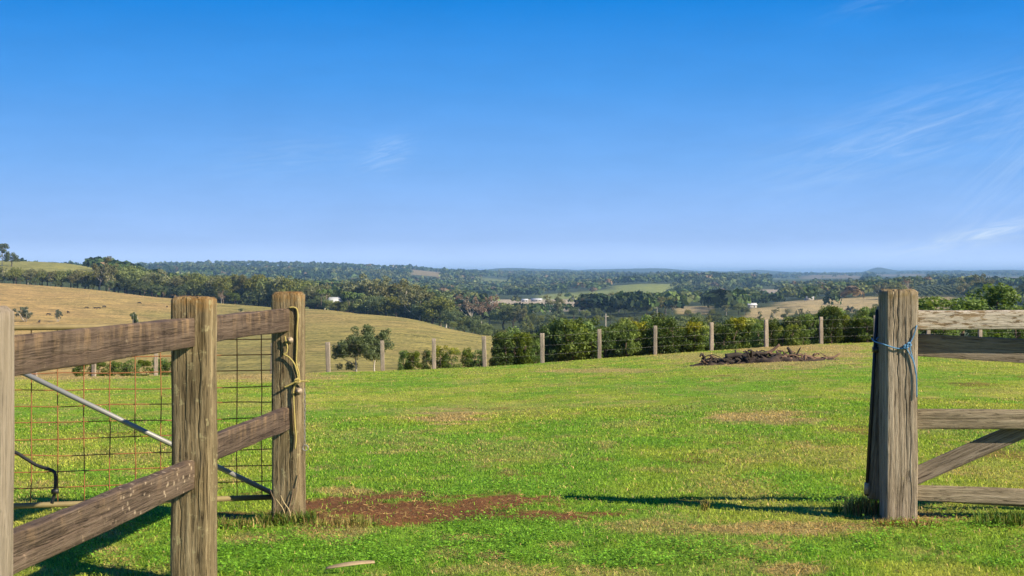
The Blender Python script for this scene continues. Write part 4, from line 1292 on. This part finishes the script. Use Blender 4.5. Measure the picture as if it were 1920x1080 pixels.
VAL = [(946, 560, 850, 'round'), (962, 566, 840, 'round'), (980, 574, 830, 'gum'), (998, 582, 820, 'round'), (1012, 588, 900, 'round'), (1040, 553, 960, 'gum'), (1046, 560, 955, 'conifer'), (1076, 572, 1000, 'round'), (1098, 578, 980, 'round'), (1120, 574, 990, 'round'), (1145, 566, 1010, 'round'), (1158, 549, 1050, 'gum'), (1172, 553, 1060, 'thin'), (1190, 566, 1000, 'round'),
       (1212, 564, 1010, 'round'), (1232, 553, 1050, 'gum'), (1248, 551, 1060, 'round'), (1262, 560, 1040, 'gum'), (1290, 578, 960, 'round'), (1310, 585, 950, 'round'), (1335, 578, 970, 'round'), (1362, 570, 1000, 'gum'), (1385, 565, 1010, 'round'), (1398, 572, 990, 'round'), (1425, 592, 900, 'gum'), (1452, 576, 930, 'gum'), (1475, 580, 920, 'gum'), (1500, 577, 930, 'gum'),
       (1515, 582, 900, 'gum'), (1592, 570, 900, 'shrub'), (1640, 568, 880, 'gum'), (1820, 520, 1250, 'gum'), (1836, 516, 1260, 'gum'), (1850, 521, 1255, 'gum'), (1808, 526, 1240, 'gum'), (1865, 530, 1250, 'gum'), (1680, 523, 1350, 'round'), (1700, 524, 1360, 'thin'), (1650, 530, 1350, 'gum')]
for k, (px, yt, d, kd) in enumerate(VAL):
    lab, gr = {'round': ('dark leafy tree in the valley beyond the hedge', 'dark trees in the valley beyond the hedge'), 'gum': ('grey-green gum tree in the valley beyond the hedge', 'gum trees in the valley beyond the hedge'), 'conifer': ('dark conical pine in the valley beyond the hedge', None),
               'thin': ('brown half-bare tree in the valley beyond the hedge', 'brown trees in the valley beyond the hedge'), 'shrub': ('small lone shrub on the straw-coloured field', None)}[kd]
    if kd in ('round', 'gum'):
        lab = lab.replace(' beyond the hedge', ', ' + zone(px, VZONE)); gr = gr.replace(' beyond the hedge', ' ' + zone(px, VZONE))
    plant_px(kd, px, yt, d, lab, gr, var=(k % 2 if kd in ('conifer', 'thin') else k % 3), wide=rt.uniform(0.95, 1.3), lim=(4, 24), leaf='l_dark' if (kd == 'round' and k % 2) else None)
for k in range(75):
    d = rt.uniform(520, 960); px = rt.uniform(985, 1700)
    x = unpx(px, d)
    kd = rt.choice(['round', 'round', 'round', 'conifer'])
    lab, gr = (('dark leafy tree in the valley beyond the hedge', 'dark trees in the valley beyond the hedge') if kd == 'round' else ('dark pine in the plantation beyond the hedge', 'pines in the plantation beyond the hedge'))
    if kd == 'round':
        lab = lab.replace(' beyond the hedge', ', ' + zone(px, VZONE)); gr = gr.replace(' beyond the hedge', ' ' + zone(px, VZONE))
    row = proj(x, d, Hs(x, d))[1]
    plant(kd, x, d, min(rt.uniform(6, 11), max(4.0, (row - 588) * d / F)), lab, gr, var=k % (2 if kd == 'conifer' else 4), wide=rt.uniform(1.1, 1.5), leaf='l_dark' if k % 4 else 'l_round')


for px, yt, d in ((617, 556, 738), (640, 553, 742), (633, 560, 730), (650, 560, 728)):
    plant_px('round', px, yt, d, 'small garden tree in front of the white-roofed farmhouse', 'garden trees in front of the farmhouse', var=px % 4, wide=1.1, leaf='l_round', lim=(2.5, 8))
# palms by the farmhouse
def palm_meshes():
    r = np.random.default_rng(77)
    mb = MB(); mb.tube([(0, 0, -0.03), (0.01, 0, 0.4), (0, 0.01, 0.78)], [0.014, 0.012, 0.010], 7)
    V = []
    for k in range(13):
        a = k * 2.4; up = r.uniform(-0.02, 0.14)
        prev = None
        for s in np.linspace(0.05, 1, 8):
            L = 0.21 * s
            p = np.array([math.cos(a) * L, math.sin(a) * L, 0.78 + up * math.sin(s * 2.2) - 0.10 * s * s])
            sd = np.array([-math.sin(a), math.cos(a), 0]) * 0.03 * math.sin(math.pi * min(1, s * 0.85 + 0.1))
            dr = np.array([0, 0, -0.03])
            if prev is not None:
                V += [prev[0], p, p + sd + dr, prev[0] + prev[1] + dr, prev[0], prev[0] - prev[1] + dr, p - sd + dr, p]
            prev = (p, sd)
    V = np.array(V)
    f, sz = quads(len(V) // 4)
    return mb.mesh('trunk', M['bark_dark'], True), make_mesh('crown', V, f, sz, [M['l_bright']])


PT, PC = palm_meshes()
for px, yt, d in ((602, 535, 742), (613, 532, 748), (652, 533, 740), (662, 538, 735), (673, 541, 730), (655, 545, 726)):
    x = unpx(px, d); z = Hs(x, d); h = min(max(CAMZ - (yt - HZ) * d / F - z, 6), 15)
    root = thing('palm_tree', 'slender palm beside the white-roofed farmhouse', 'palm tree', (x, d, z), rt.uniform(0, 6), 'palms beside the farmhouse')
    for nm, me in (('trunk', PT), ('crown', PC)):
        o = link(nm, me, root); o.scale = (h, h, h)


# ------------------------------------------------------------------ far woods that read as one mass
def crown_tpl(n, seed):
    r = np.random.default_rng(seed)
    v = r.normal(0, 1, (n, 3)); v /= np.linalg.norm(v, axis=1, keepdims=True); v[:, 2] = np.abs(v[:, 2]) * 1.15 - 0.3
    lump = 0.75 + 0.35 * r.random(n)
    c = v * lump[:, None] * np.array([0.5, 0.5, 0.42]) + np.array([0, 0, 0.56])
    return leafquads(c, v, (0.16 if n > 30 else 0.24) * r.uniform(0.7, 1.3, n), r, 0.8)


def forest(name, n, d0, d1, quadsn, hmin, hmax, seed, label, px0=-260, px1=2200):
    r = np.random.default_rng(seed)
    d = np.exp(r.uniform(math.log(d0), math.log(d1), n)); px = r.uniform(px0, px1, n)
    x = (px - 960) / F * d; y = d; z = H(x, y)
    h = r.uniform(hmin, hmax, n) * (0.75 + 0.5 * fbm(x / 120, y / 120, 131, 3))
    row_b = proj(x, y, z)[1]; row_t = proj(x, y, z + h)[1]
    keep = np.ones(n, bool)
    keep &= ~((px < 175) & (d > 1000) & (d < 1900))
    keep &= ~((px < 240) & (d > 900) & (d < 1250) & (px > -60))
    for (cx, cy, rx, ry, a, b, _) in PAST:
        inx = np.abs(px - cx) < rx * (1 + 0.25 * (fbm(px / 30, d / 60, 7, 2) - 0.5))
        keep &= ~(inx & (d > a * 0.97) & (d < b * 1.03) & (r.random(n) > 0.03))
        keep &= ~(inx & (d <= a) & (d > a * 0.45) & (row_t < cy - ry * 0.4))
    # the orchard keeps its own rows
    keep &= ~((px > 1700) & (px < 1815) & (d > 1380) & (d < 1950))
    keep &= ~((px > 1690) & (px < 1825) & (d <= 1380) & (row_t < 556))
    x, y, z, h, px, d = [a[keep] for a in (x, y, z, h, px, d)]
    n = len(x)
    T = [crown_tpl(quadsn, seed + i) for i in range(5)]
    which = r.integers(0, 5, n); rot = r.uniform(0, 6.283, n); wide = r.uniform(0.8, 1.5, n)
    base = np.array([0.070, 0.112, 0.030]); olive = np.array([0.130, 0.148, 0.044]); dk = np.array([0.028, 0.052, 0.020])
    q = fbm(x / 160, y / 160, 151, 3)
    ct = mixc(np.repeat(base[None], n, 0), olive[None], sstep(q + r.normal(0, 0.12, n), 0.45, 0.7))
    ct = mixc(ct, dk[None], 1 - sstep(q + r.normal(0, 0.12, n), 0.3, 0.5))
    ct = np.where((r.random(n) < 0.03)[:, None], np.array([0.20, 0.14, 0.075])[None], ct) * r.uniform(0.65, 1.4, n)[:, None]
    Vs = []; Cs = []
    for t in range(5):
        k = which == t
        P = T[t][None] * np.stack([h[k] * wide[k], h[k] * wide[k], h[k]], -1)[:, None]
        c, s = np.cos(rot[k])[:, None], np.sin(rot[k])[:, None]
        X = P[..., 0] * c - P[..., 1] * s + x[k][:, None]; Y = P[..., 0] * s + P[..., 1] * c + y[k][:, None]; Z = P[..., 2] + z[k][:, None]
        Vs.append(np.stack([X, Y, Z], -1).reshape(-1, 3)); Cs.append(np.repeat(ct[k], P.shape[1], 0))
    V = np.concatenate(Vs); f, sz = quads(len(V) // 4)
    o = link(name, make_mesh(name, V, f, sz, [M['farleaf']], np.concatenate(Cs)))
    return tag(o, label, 'forest', kind='stuff')


forest('valley_forest', 5200, 1000, 3200, 46, 10, 18, 201, 'dark woods filling the valley between the pale fields')
forest('distant_forest', 15000, 3000, 10500, 14, 11, 20, 202, 'blue-green woods covering the farthest hills')
forest('hill_forest', 420, 905, 1150, 60, 9, 15, 203, 'woods on the back slope of the hillside ridge', 170, 980)


def orchard():
    r = np.random.default_rng(9); T = crown_tpl(26, 5); Vs = []; Cs = []
    for row in range(15):
        for k in range(42):
            d = 1400 + k * 13.0
            px = 1700 + row * 13.5 - (k - 20) * 1.25
            if px < 1700 or px > 1830: continue
            x = unpx(px, d); z = Hs(x, d); h = r.uniform(3.6, 4.6)
            Vs.append(T * np.array([h * 0.9, h * 1.3, h]) + np.array([x, d, z])); Cs.append(np.repeat((np.array([0.075, 0.10, 0.042]) * r.uniform(0.8, 1.2))[None], len(T), 0))
    V = np.concatenate(Vs); f, sz = quads(len(V) // 4)
    return tag(link('orchard', make_mesh('orchard', V, f, sz, [M['farleaf']], np.concatenate(Cs))), 'rows of dark orchard trees striping the far slope', 'orchard', kind='stuff')


orchard()


# ------------------------------------------------------------------ farm buildings
def house(px, d, L, W, hw, hr, rot, roof, label, group=None, name='farmhouse', lift=0.0):
    x = unpx(px, d); z = Hs(x, d) + lift
    root = thing(name, label, 'house', (x, d, z), rot, group)
    MB().box((-L / 2, -W / 2, -1.5), (L / 2, W / 2, hw)).build('wall', M['wall_w'], root)
    e = 0.5
    a = L / 2 + e; b = W / 2 + e; lo = hw - 0.1
    v = [(-a, -b, lo), (a, -b, lo), (a, b, lo), (-a, b, lo), (-a * 0.99, 0, hw + hr), (a * 0.99, 0, hw + hr), (-a, -b, lo - 0.15), (a, -b, lo - 0.15), (a, b, lo - 0.15), (-a, b, lo - 0.15)]
    MB().add(v, [(0, 1, 5, 4), (2, 3, 4, 5), (1, 2, 5), (3, 0, 4), (6, 7, 1, 0), (7, 8, 2, 1), (8, 9, 3, 2), (9, 6, 0, 3), (9, 8, 7, 6)]).build('roof', roof, root)
    nwin = max(2, int(L / 4))
    for k in range(nwin):
        cx = -L / 2 + L * (k + 0.5) / nwin
        tall = (k == nwin // 2)
        wn = MB().box((cx - 0.5, -W / 2 - 0.06, 0.1 if tall else 0.9), (cx + 0.5, -W / 2 + 0.02, 2.0)).build('door' if tall else 'window', M['pane'], root)
        MB().box((cx - 0.62, -W / 2 - 0.09, 2.003), (cx + 0.62, -W / 2 + 0.01, 2.12)).build('lintel', M['wall_w'], wn)
    return root


house(627, 752, 6.5, 5.0, 2.2, 2.4, 0.9, M['roof_w'], 'white-roofed farmhouse among palms behind the green hill', lift=4.6)
house(1031, 690, 8.5, 6, 2.2, 1.4, -0.25, M['roof_w'], 'low house with pale metal roof below the dark pine', lift=0.8)
for (px, d, L, W, hw, hr, rot, rf_, lab) in (
        (948, 1150, 7, 6, 2.6, 2.0, 0.3, 'roof_r', 'house with terracotta roof above the large valley tree'),
        (984, 1950, 8, 7, 2.4, 1.5, 0.1, 'roof_w', 'white shed at the back edge of the pale valley field'),
        (1006, 1980, 15, 8, 2.4, 1.6, -0.1, 'roof_w', 'long white shed beside the white shed on the pale field'),
        (1080, 1900, 14, 8, 2.4, 1.6, 0.05, 'roof_w', 'long white farm building at the right end of the pale field'),
        (1517, 1440, 8, 6, 2.4, 1.6, 0.2, 'roof_w', 'white house at the top edge of the straw-coloured field'),
        (1555, 1450, 5, 5, 2.2, 1.4, -0.2, 'roof_w', 'small white shed past the white house on the straw-coloured field'),
        (1408, 1250, 9, 6, 2.4, 1.6, 0.1, 'roof_w', 'white house half hidden among trees left of the straw-coloured field')):
    house(px, d, L, W, hw, hr, rot, M[rf_], lab, lift=0.6)
for px in (698, 738, 756):
    house(px, 5150, 20, 12, 4, 3, 0.1 * (px % 3), M['roof_w'], 'tiny white house on the farthest wooded ridge', 'white houses on the farthest ridge', lift=5.0)
house(1355, 2600, 12, 7, 3, 2, 0, M['roof_w'], 'single white roof among the dark woods of the far slope', lift=5)

# power pole beyond the hedge
x = unpx(1136, 330); z = Hs(x, 330)
pole = thing('power_pole', 'thin pale power pole rising beyond the hedge', 'power pole', (x, 330, z))
MB().tube([(0, 0, -1), (0, 0, max(7.0, CAMZ - (588 - HZ) * 330 / F - z))], [0.11, 0.07], 8).build('pole', M['bark_pale'], pole, True)
zt = max(7.0, CAMZ - (588 - HZ) * 330 / F - z)
MB().box((-0.7, -0.04, zt - 0.72), (0.7, 0.04, zt - 0.63)).build('crossarm', M['bark_pale'], pole)


# ------------------------------------------------------------------ cattle on the hillside
def cow_mesh(graze=True):
    me = bpy.data.meshes.new('cow')
    hd = [(1.02, 0, 1.12), (1.28, 0, 0.66), (1.42, 0, 0.30), (1.50, 0, 0.10)] if graze else [(1.02, 0, 1.3), (1.25, 0, 1.52), (1.45, 0, 1.50), (1.66, 0, 1.36)]
    V = [(-0.85, 0, 1.08), (-0.45, 0, 1.05), (0.05, 0, 1.0), (0.5, 0, 1.02), (0.78, 0, 1.08)] + hd
    R = [0.27, 0.33, 0.38, 0.35, 0.30, 0.20, 0.15, 0.14, 0.09]
    E = [(i, i + 1) for i in range(8)]
    for (root, x, dy, back) in ((0, -0.80, 0.19, 1), (0, -0.80, -0.19, 1), (4, 0.70, 0.18, 0), (4, 0.70, -0.18, 0)):
        b = len(V)
        if back:
            V += [(x + 0.05, dy, 0.78), (x - 0.10, dy, 0.48), (x - 0.03, dy, 0.10), (x + 0.04, dy, 0.03)]
        else:
            V += [(x, dy, 0.72), (x + 0.02, dy, 0.42), (x, dy, 0.10), (x + 0.06, dy, 0.03)]
        R += [0.15, 0.075, 0.06, 0.06]
        E += [(root, b), (b, b + 1), (b + 1, b + 2), (b + 2, b + 3)]
    b = len(V); V += [(-1.12, 0, 1.12), (-1.17, 0, 0.7), (-1.16, 0, 0.42)]; R += [0.06, 0.03, 0.045]; E += [(0, b), (b, b + 1), (b + 1, b + 2)]
    h2 = 7 if graze else 6
    for s in (-1, 1):
        b = len(V); hv = V[h2 - 1]
        V += [(hv[0] + 0.02, s * 0.26, hv[2] + 0.05)]; R += [0.045]; E += [(h2 - 1, b)]
    me.from_pydata(V, E, [])
    o = bpy.data.objects.new('cow_tmp', me); COL.objects.link(o)
    md = o.modifiers.new('skin', 'SKIN')
    for i, rad in enumerate(R):
        me.skin_vertices[0].data[i].radius = (rad, rad)
    me.skin_vertices[0].data[2].use_root = True
    sb = o.modifiers.new('sub', 'SUBSURF'); sb.levels = 1; sb.render_levels = 1
    dg = bpy.context.evaluated_depsgraph_get(); dg.update()
    m2 = bpy.data.meshes.new_from_object(o.evaluated_get(dg))
    bpy.data.objects.remove(o, do_unlink=True)
    m2.name = 'cow'; m2.materials.clear(); m2.materials.append(M['cow'])
    return m2


CG, CS = cow_mesh(True), cow_mesh(False)


def d_for_row(px, row):
    d = np.linspace(120, 900, 4000); x = (px - 960) / F * d
    rows = proj(x, d, H(x, d))[1]
    return float(d[np.argmin(np.abs(rows - row))])


COWS = [(90.5, 592, 0.2, 1), (128, 588, 2.4, 0), (162, 579, 0.4, 1), (179, 580, 3.3, 0), (184.5, 580, 0.1, 1), (195, 577, 0.9, 1), (261, 570, 0.2, 1), (316, 562, 1.7, 0), (323, 562, 1.2, 1), (313, 577, 1.6, 1), (73.5, 606, 1.6, 0)]
for k, (px, row, rz, g) in enumerate(COWS):
    d = d_for_row(px, row); x = unpx(px, d)
    o = link('cow', CG if g else CS, None, (x, d, Hs(x, d) - 0.02), (0, 0, rz), (0.72, 0.72, 0.72))
    tag(o, 'black cow grazing on the tan hillside' if g else 'black cow standing with head up on the tan hillside', 'cow', 'black cattle grazing on the hillside' if g else 'black cattle standing on the hillside')

# ------------------------------------------------------------------ burnt brush heap in the paddock
bxp, byp = ground_at_row(1435, 679)
heap = thing('brush_heap', 'burnt heap of dark roots and branches lying on the grass', 'brush heap', (bxp, byp, Hs(bxp, byp)))
r = np.random.default_rng(88)
nu, nw = 90, 34
U, W = np.meshgrid(np.linspace(-2.3, 2.0, nu), np.linspace(-0.95, 0.95, nw))
prof = np.interp(U, [-2.3, -1.7, -1.2, -0.7, -0.2, 0.3, 0.8, 1.3, 2.0], [0.0, 0.07, 0.17, 0.22, 0.22, 0.20, 0.10, 0.05, 0.0])
edge = np.clip(1 - (W / 0.9) ** 2 - ((U + 0.15) / 2.2) ** 4 * 0.6 + (fbm(U * 2.5, W * 2.5, 175, 4) - 0.62) * 1.6, 0, 1)
hz = 0.8 * prof * edge ** 0.8 * (0.2 + 1.6 * fbm(U * 3.2, W * 3.2, 171, 4)) + (fbm(U * 9, W * 9, 172, 3) - 0.5) * 0.13 * (edge > 0.05)
gx = U.ravel() + bxp; gy = W.ravel() + byp
zz = H(gx, gy) - heap.location.z + hz.ravel() - 0.09 * (1 - sstep(edge.ravel(), 0.0, 0.22))
i = np.arange(nw - 1)[:, None] * nu + np.arange(nu - 1)[None]
f = np.stack([i, i + 1, i + nu + 1, i + nu], -1).reshape(-1, 4)
link('ash_mound', make_mesh('ash_mound', np.stack([U.ravel(), W.ravel(), zz], -1), f, np.full(len(f), 4), [M['ash']]), heap)
for k in range(190):
    u0 = r.uniform(-1.75, 1.7); w0 = r.uniform(-0.6, 0.45)
    pk = np.interp(u0, [-1.7, -1.2, -0.7, 0.3, 0.8, 1.7], [0.06, 0.2, 0.26, 0.24, 0.13, 0.04]) * (1 - (w0 / 0.9) ** 2)
    L = r.uniform(0.10, 0.42); a = r.uniform(0, 6.283); rise = r.normal(0.0, 0.09)
    gz0 = Hs(u0 + bxp, w0 + byp) - heap.location.z
    p0 = np.array([u0, w0, gz0 + pk * r.uniform(0.5, 1.0)])
    p2 = p0 + np.array([math.cos(a) * L, math.sin(a) * L * 0.6, rise])
    p1 = (p0 + p2) / 2 + r.normal(0, 0.07, 3)
    rad = r.uniform(0.012, 0.05)
    pts = spline([p0, p1, p2], 4)
    MB().tube(pts, np.linspace(rad, rad * 0.45, len(pts)), 6).build('branch', M['char'] if u0 < 0.2 and r.random() < 0.72 else M['root'], heap, True)
g0 = Hs(bxp, byp) - heap.location.z
for (pts, rad, mt) in (([(-0.15, -0.2, 0.22), (0.1, -0.2, 0.30), (0.36, -0.22, 0.50)], 0.055, 'root'), ([(0.72, -0.2, 0.12), (0.66, -0.2, 0.30), (0.58, -0.22, 0.42)], 0.06, 'char'), ([(0.80, -0.2, 0.15), (0.88, -0.2, 0.30), (0.94, -0.22, 0.42)], 0.028, 'char'),
                       ([(-1.75, -0.25, 0.05), (-1.70, -0.25, 0.17), (-1.5, -0.25, 0.22), (-1.3, -0.25, 0.15)], 0.018, 'char'), ([(-1.15, -0.25, 0.16), (-0.8, -0.25, 0.22), (-0.55, -0.2, 0.17)], 0.085, 'char'), ([(-0.7, -0.25, 0.16), (-0.35, -0.27, 0.25), (0.0, -0.25, 0.26)], 0.075, 'char'), ([(0.1, -0.3, 0.16), (0.3, -0.3, 0.2), (0.55, -0.28, 0.14)], 0.07, 'char')):
    s = spline(pts, 5)
    MB().tube(s, np.linspace(rad, rad * 0.6, len(s)), 8).build('branch', M[mt], heap, True)

# ------------------------------------------------------------------ small things in the grass
x, y = ground_at_row(655, 1076)
z = Hs(x, y)
t = np.linspace(0, 1, 14)
cx = -0.115 + 0.235 * t; cz = 0.030 + 0.022 * np.sin(t * 2.6); cy = -0.03 + 0.10 * t - 0.05 * np.sin(t * 3.1)
wd = 0.0115 * np.sin(np.pi * np.clip(t * 0.93 + 0.03, 0, 1)) ** 0.6
V = []
for i in range(14):
    for s, dz in ((-1, 0.0), (0, -0.006), (1, 0.004)):
        V.append((cx[i] + 0.3 * s * wd[i] * -0.3, cy[i] + s * wd[i], cz[i] + dz + s * wd[i] * 0.35))
    for s, dz in ((1, 0.0075), (0, -0.002), (-1, 0.0035)):
        V.append((cx[i] + 0.3 * s * wd[i] * -0.3, cy[i] + s * wd[i] * 0.98, cz[i] + dz + s * wd[i] * 0.35))
fs = []
for i in range(13):
    for k in range(6):
        k2 = (k + 1) % 6
        fs.append((i * 6 + k, i * 6 + k2, i * 6 + 6 + k2, i * 6 + 6 + k))
fs += [tuple(range(5, -1, -1)), tuple(78 + k for k in range(6))]
m = simple('dry_leaf', (0.40, 0.30, 0.18), 0.8, 0, 0.25, 60.0)
tag(MB().add(V, fs).build('dry_leaf', m, None, True, (x, y, z)), 'long curled pale dry leaf lying on the clover', 'leaf')


def tuft(px, row, n, hmin, hmax, spread, cols, label, name='grass_tuft', back=0.0, lean=0.7):
    r = np.random.default_rng(int(px * 7 + row))
    x0, y0 = ground_at_row(px, row); y0 += back
    z0 = Hs(x0, y0)
    a = r.uniform(0, 6.283, n); q = spread * np.sqrt(r.random(n))
    bx_ = q * np.cos(a) * 1.5; by_ = q * np.sin(a) * 0.6
    h = r.uniform(hmin, hmax, n); az = r.uniform(0, 6.283, n); le = r.uniform(0.1, lean, n)
    w_ = r.uniform(0.0022, 0.0045, n)
    gz = H(bx_ + x0, by_ + y0) - z0
    b = np.stack([bx_, by_, gz - 0.005], -1)
    dv = np.stack([np.cos(az), np.sin(az), 0 * az], -1)
    mid = b + dv * (h * le * 0.35)[:, None] + np.stack([0 * h, 0 * h, h * 0.6], -1)
    tip = b + dv * (h * le)[:, None] + np.stack([0 * h, 0 * h, h * (1 - 0.3 * le)], -1)
    sd = np.stack([-np.sin(az) * w_, np.cos(az) * w_, 0 * w_], -1)
    V = np.stack([b - sd, b + sd, mid + sd * 0.8, mid - sd * 0.8, tip], 1).reshape(-1, 3)
    base = np.arange(n)[:, None] * 5
    fl = np.concatenate([base + np.array([0, 1, 2, 3]), base + np.array([3, 2, 4])], 1).ravel()
    c = np.array(cols)[r.integers(0, len(cols), n)] * r.uniform(0.75, 1.25, n)[:, None]
    o = link(name, make_mesh(name, V, fl, np.tile([4, 3], n), [M['grass']], np.repeat(c[:, None], 5, 1).reshape(-1, 3)), None, (x0, y0, z0))
    return tag(o, label, 'grass tuft')


GR = (0.10, 0.19, 0.03); YG = (0.24, 0.24, 0.06); ST = (0.42, 0.30, 0.12); BR = (0.24, 0.13, 0.06)
tuft(1628, 966, 420, 0.06, 0.17, 0.10, [GR, YG, ST, BR, ST], 'tuft of long half-dead grass against the grey post')
tuft(1600, 962, 200, 0.04, 0.10, 0.09, [GR, GR, YG], 'low green tuft at the shaded foot of the grey post')
tuft(1700, 985, 300, 0.02, 0.06, 0.14, [ST, ST, BR, YG], 'flattened dry straw tuft in front of the grey post')
tuft(540, 982, 420, 0.04, 0.11, 0.13, [GR, YG, YG, GR], 'green grass tuft at the foot of the gatepost with yellow cord')
tuft(640, 985, 260, 0.03, 0.08, 0.16, [YG, ST, YG], 'yellowish grass tuft between the gatepost and the bare soil')
tuft(445, 990, 240, 0.03, 0.09, 0.15, [GR, YG, ST], 'grass tuft in the gap between the two brown posts')
tuft(1890, 985, 300, 0.05, 0.13, 0.14, [GR, GR, YG], 'long fresh green tuft below the bottom rail')
tuft(1322, 958, 30, 0.05, 0.10, 0.02, [YG, ST], 'single seeding grass stalk standing in the shadow on the grass')

# dry weed stalks against the left gatepost
wx, wy = L1.x, L1.y - 0.11
weed = thing('dry_weed', 'dead weed stalks leaning on the foot of the gatepost', 'weed', (wx, wy, Hs(wx, wy)))
for pts in ([(-0.09, 0, 0), (-0.06, 0, 0.10), (-0.095, 0.01, 0.20)], [(-0.03, 0, 0), (0.02, 0, 0.09), (0.045, 0.01, 0.21)], [(0.0, 0, 0), (0.05, 0, 0.12), (0.082, 0.01, 0.30)], [(0.0, -0.01, 0), (-0.01, -0.01, 0.08), (-0.06, 0.0, 0.15)], [(0.02, -0.02, 0), (0.03, -0.02, 0.07), (-0.01, -0.01, 0.13), (-0.03, 0, 0.17)]):
    s = spline(pts, 4)
    MB().tube(s, np.linspace(0.004, 0.0022, len(s)), 5).build('stalk', M['straw'] if pts[0][1] < 0 else M['twig'], weed, True)

# ------------------------------------------------------------------ air
lowest = min(float(np.min([v.co.z for v in bpy.data.objects[n].data.vertices])) for n in ('paddock', 'hills'))
hm, t = new_mat('haze_air')
pv = t.node('ShaderNodeVolumePrincipled', None, Color=(0.34, 0.62, 1.0), Density=0.85e-4, Anisotropy=0.0)
t.node('ShaderNodeOutputMaterial', None, Volume=pv.outputs[0])
top_z = 95.0
S = 30500.0
tag(MB().box((-S, -S, lowest - 1.0), (S, S, top_z)).build('haze', hm), 'thin blue haze over the distant hills', 'haze', kind='stuff')
print('lowest', lowest)
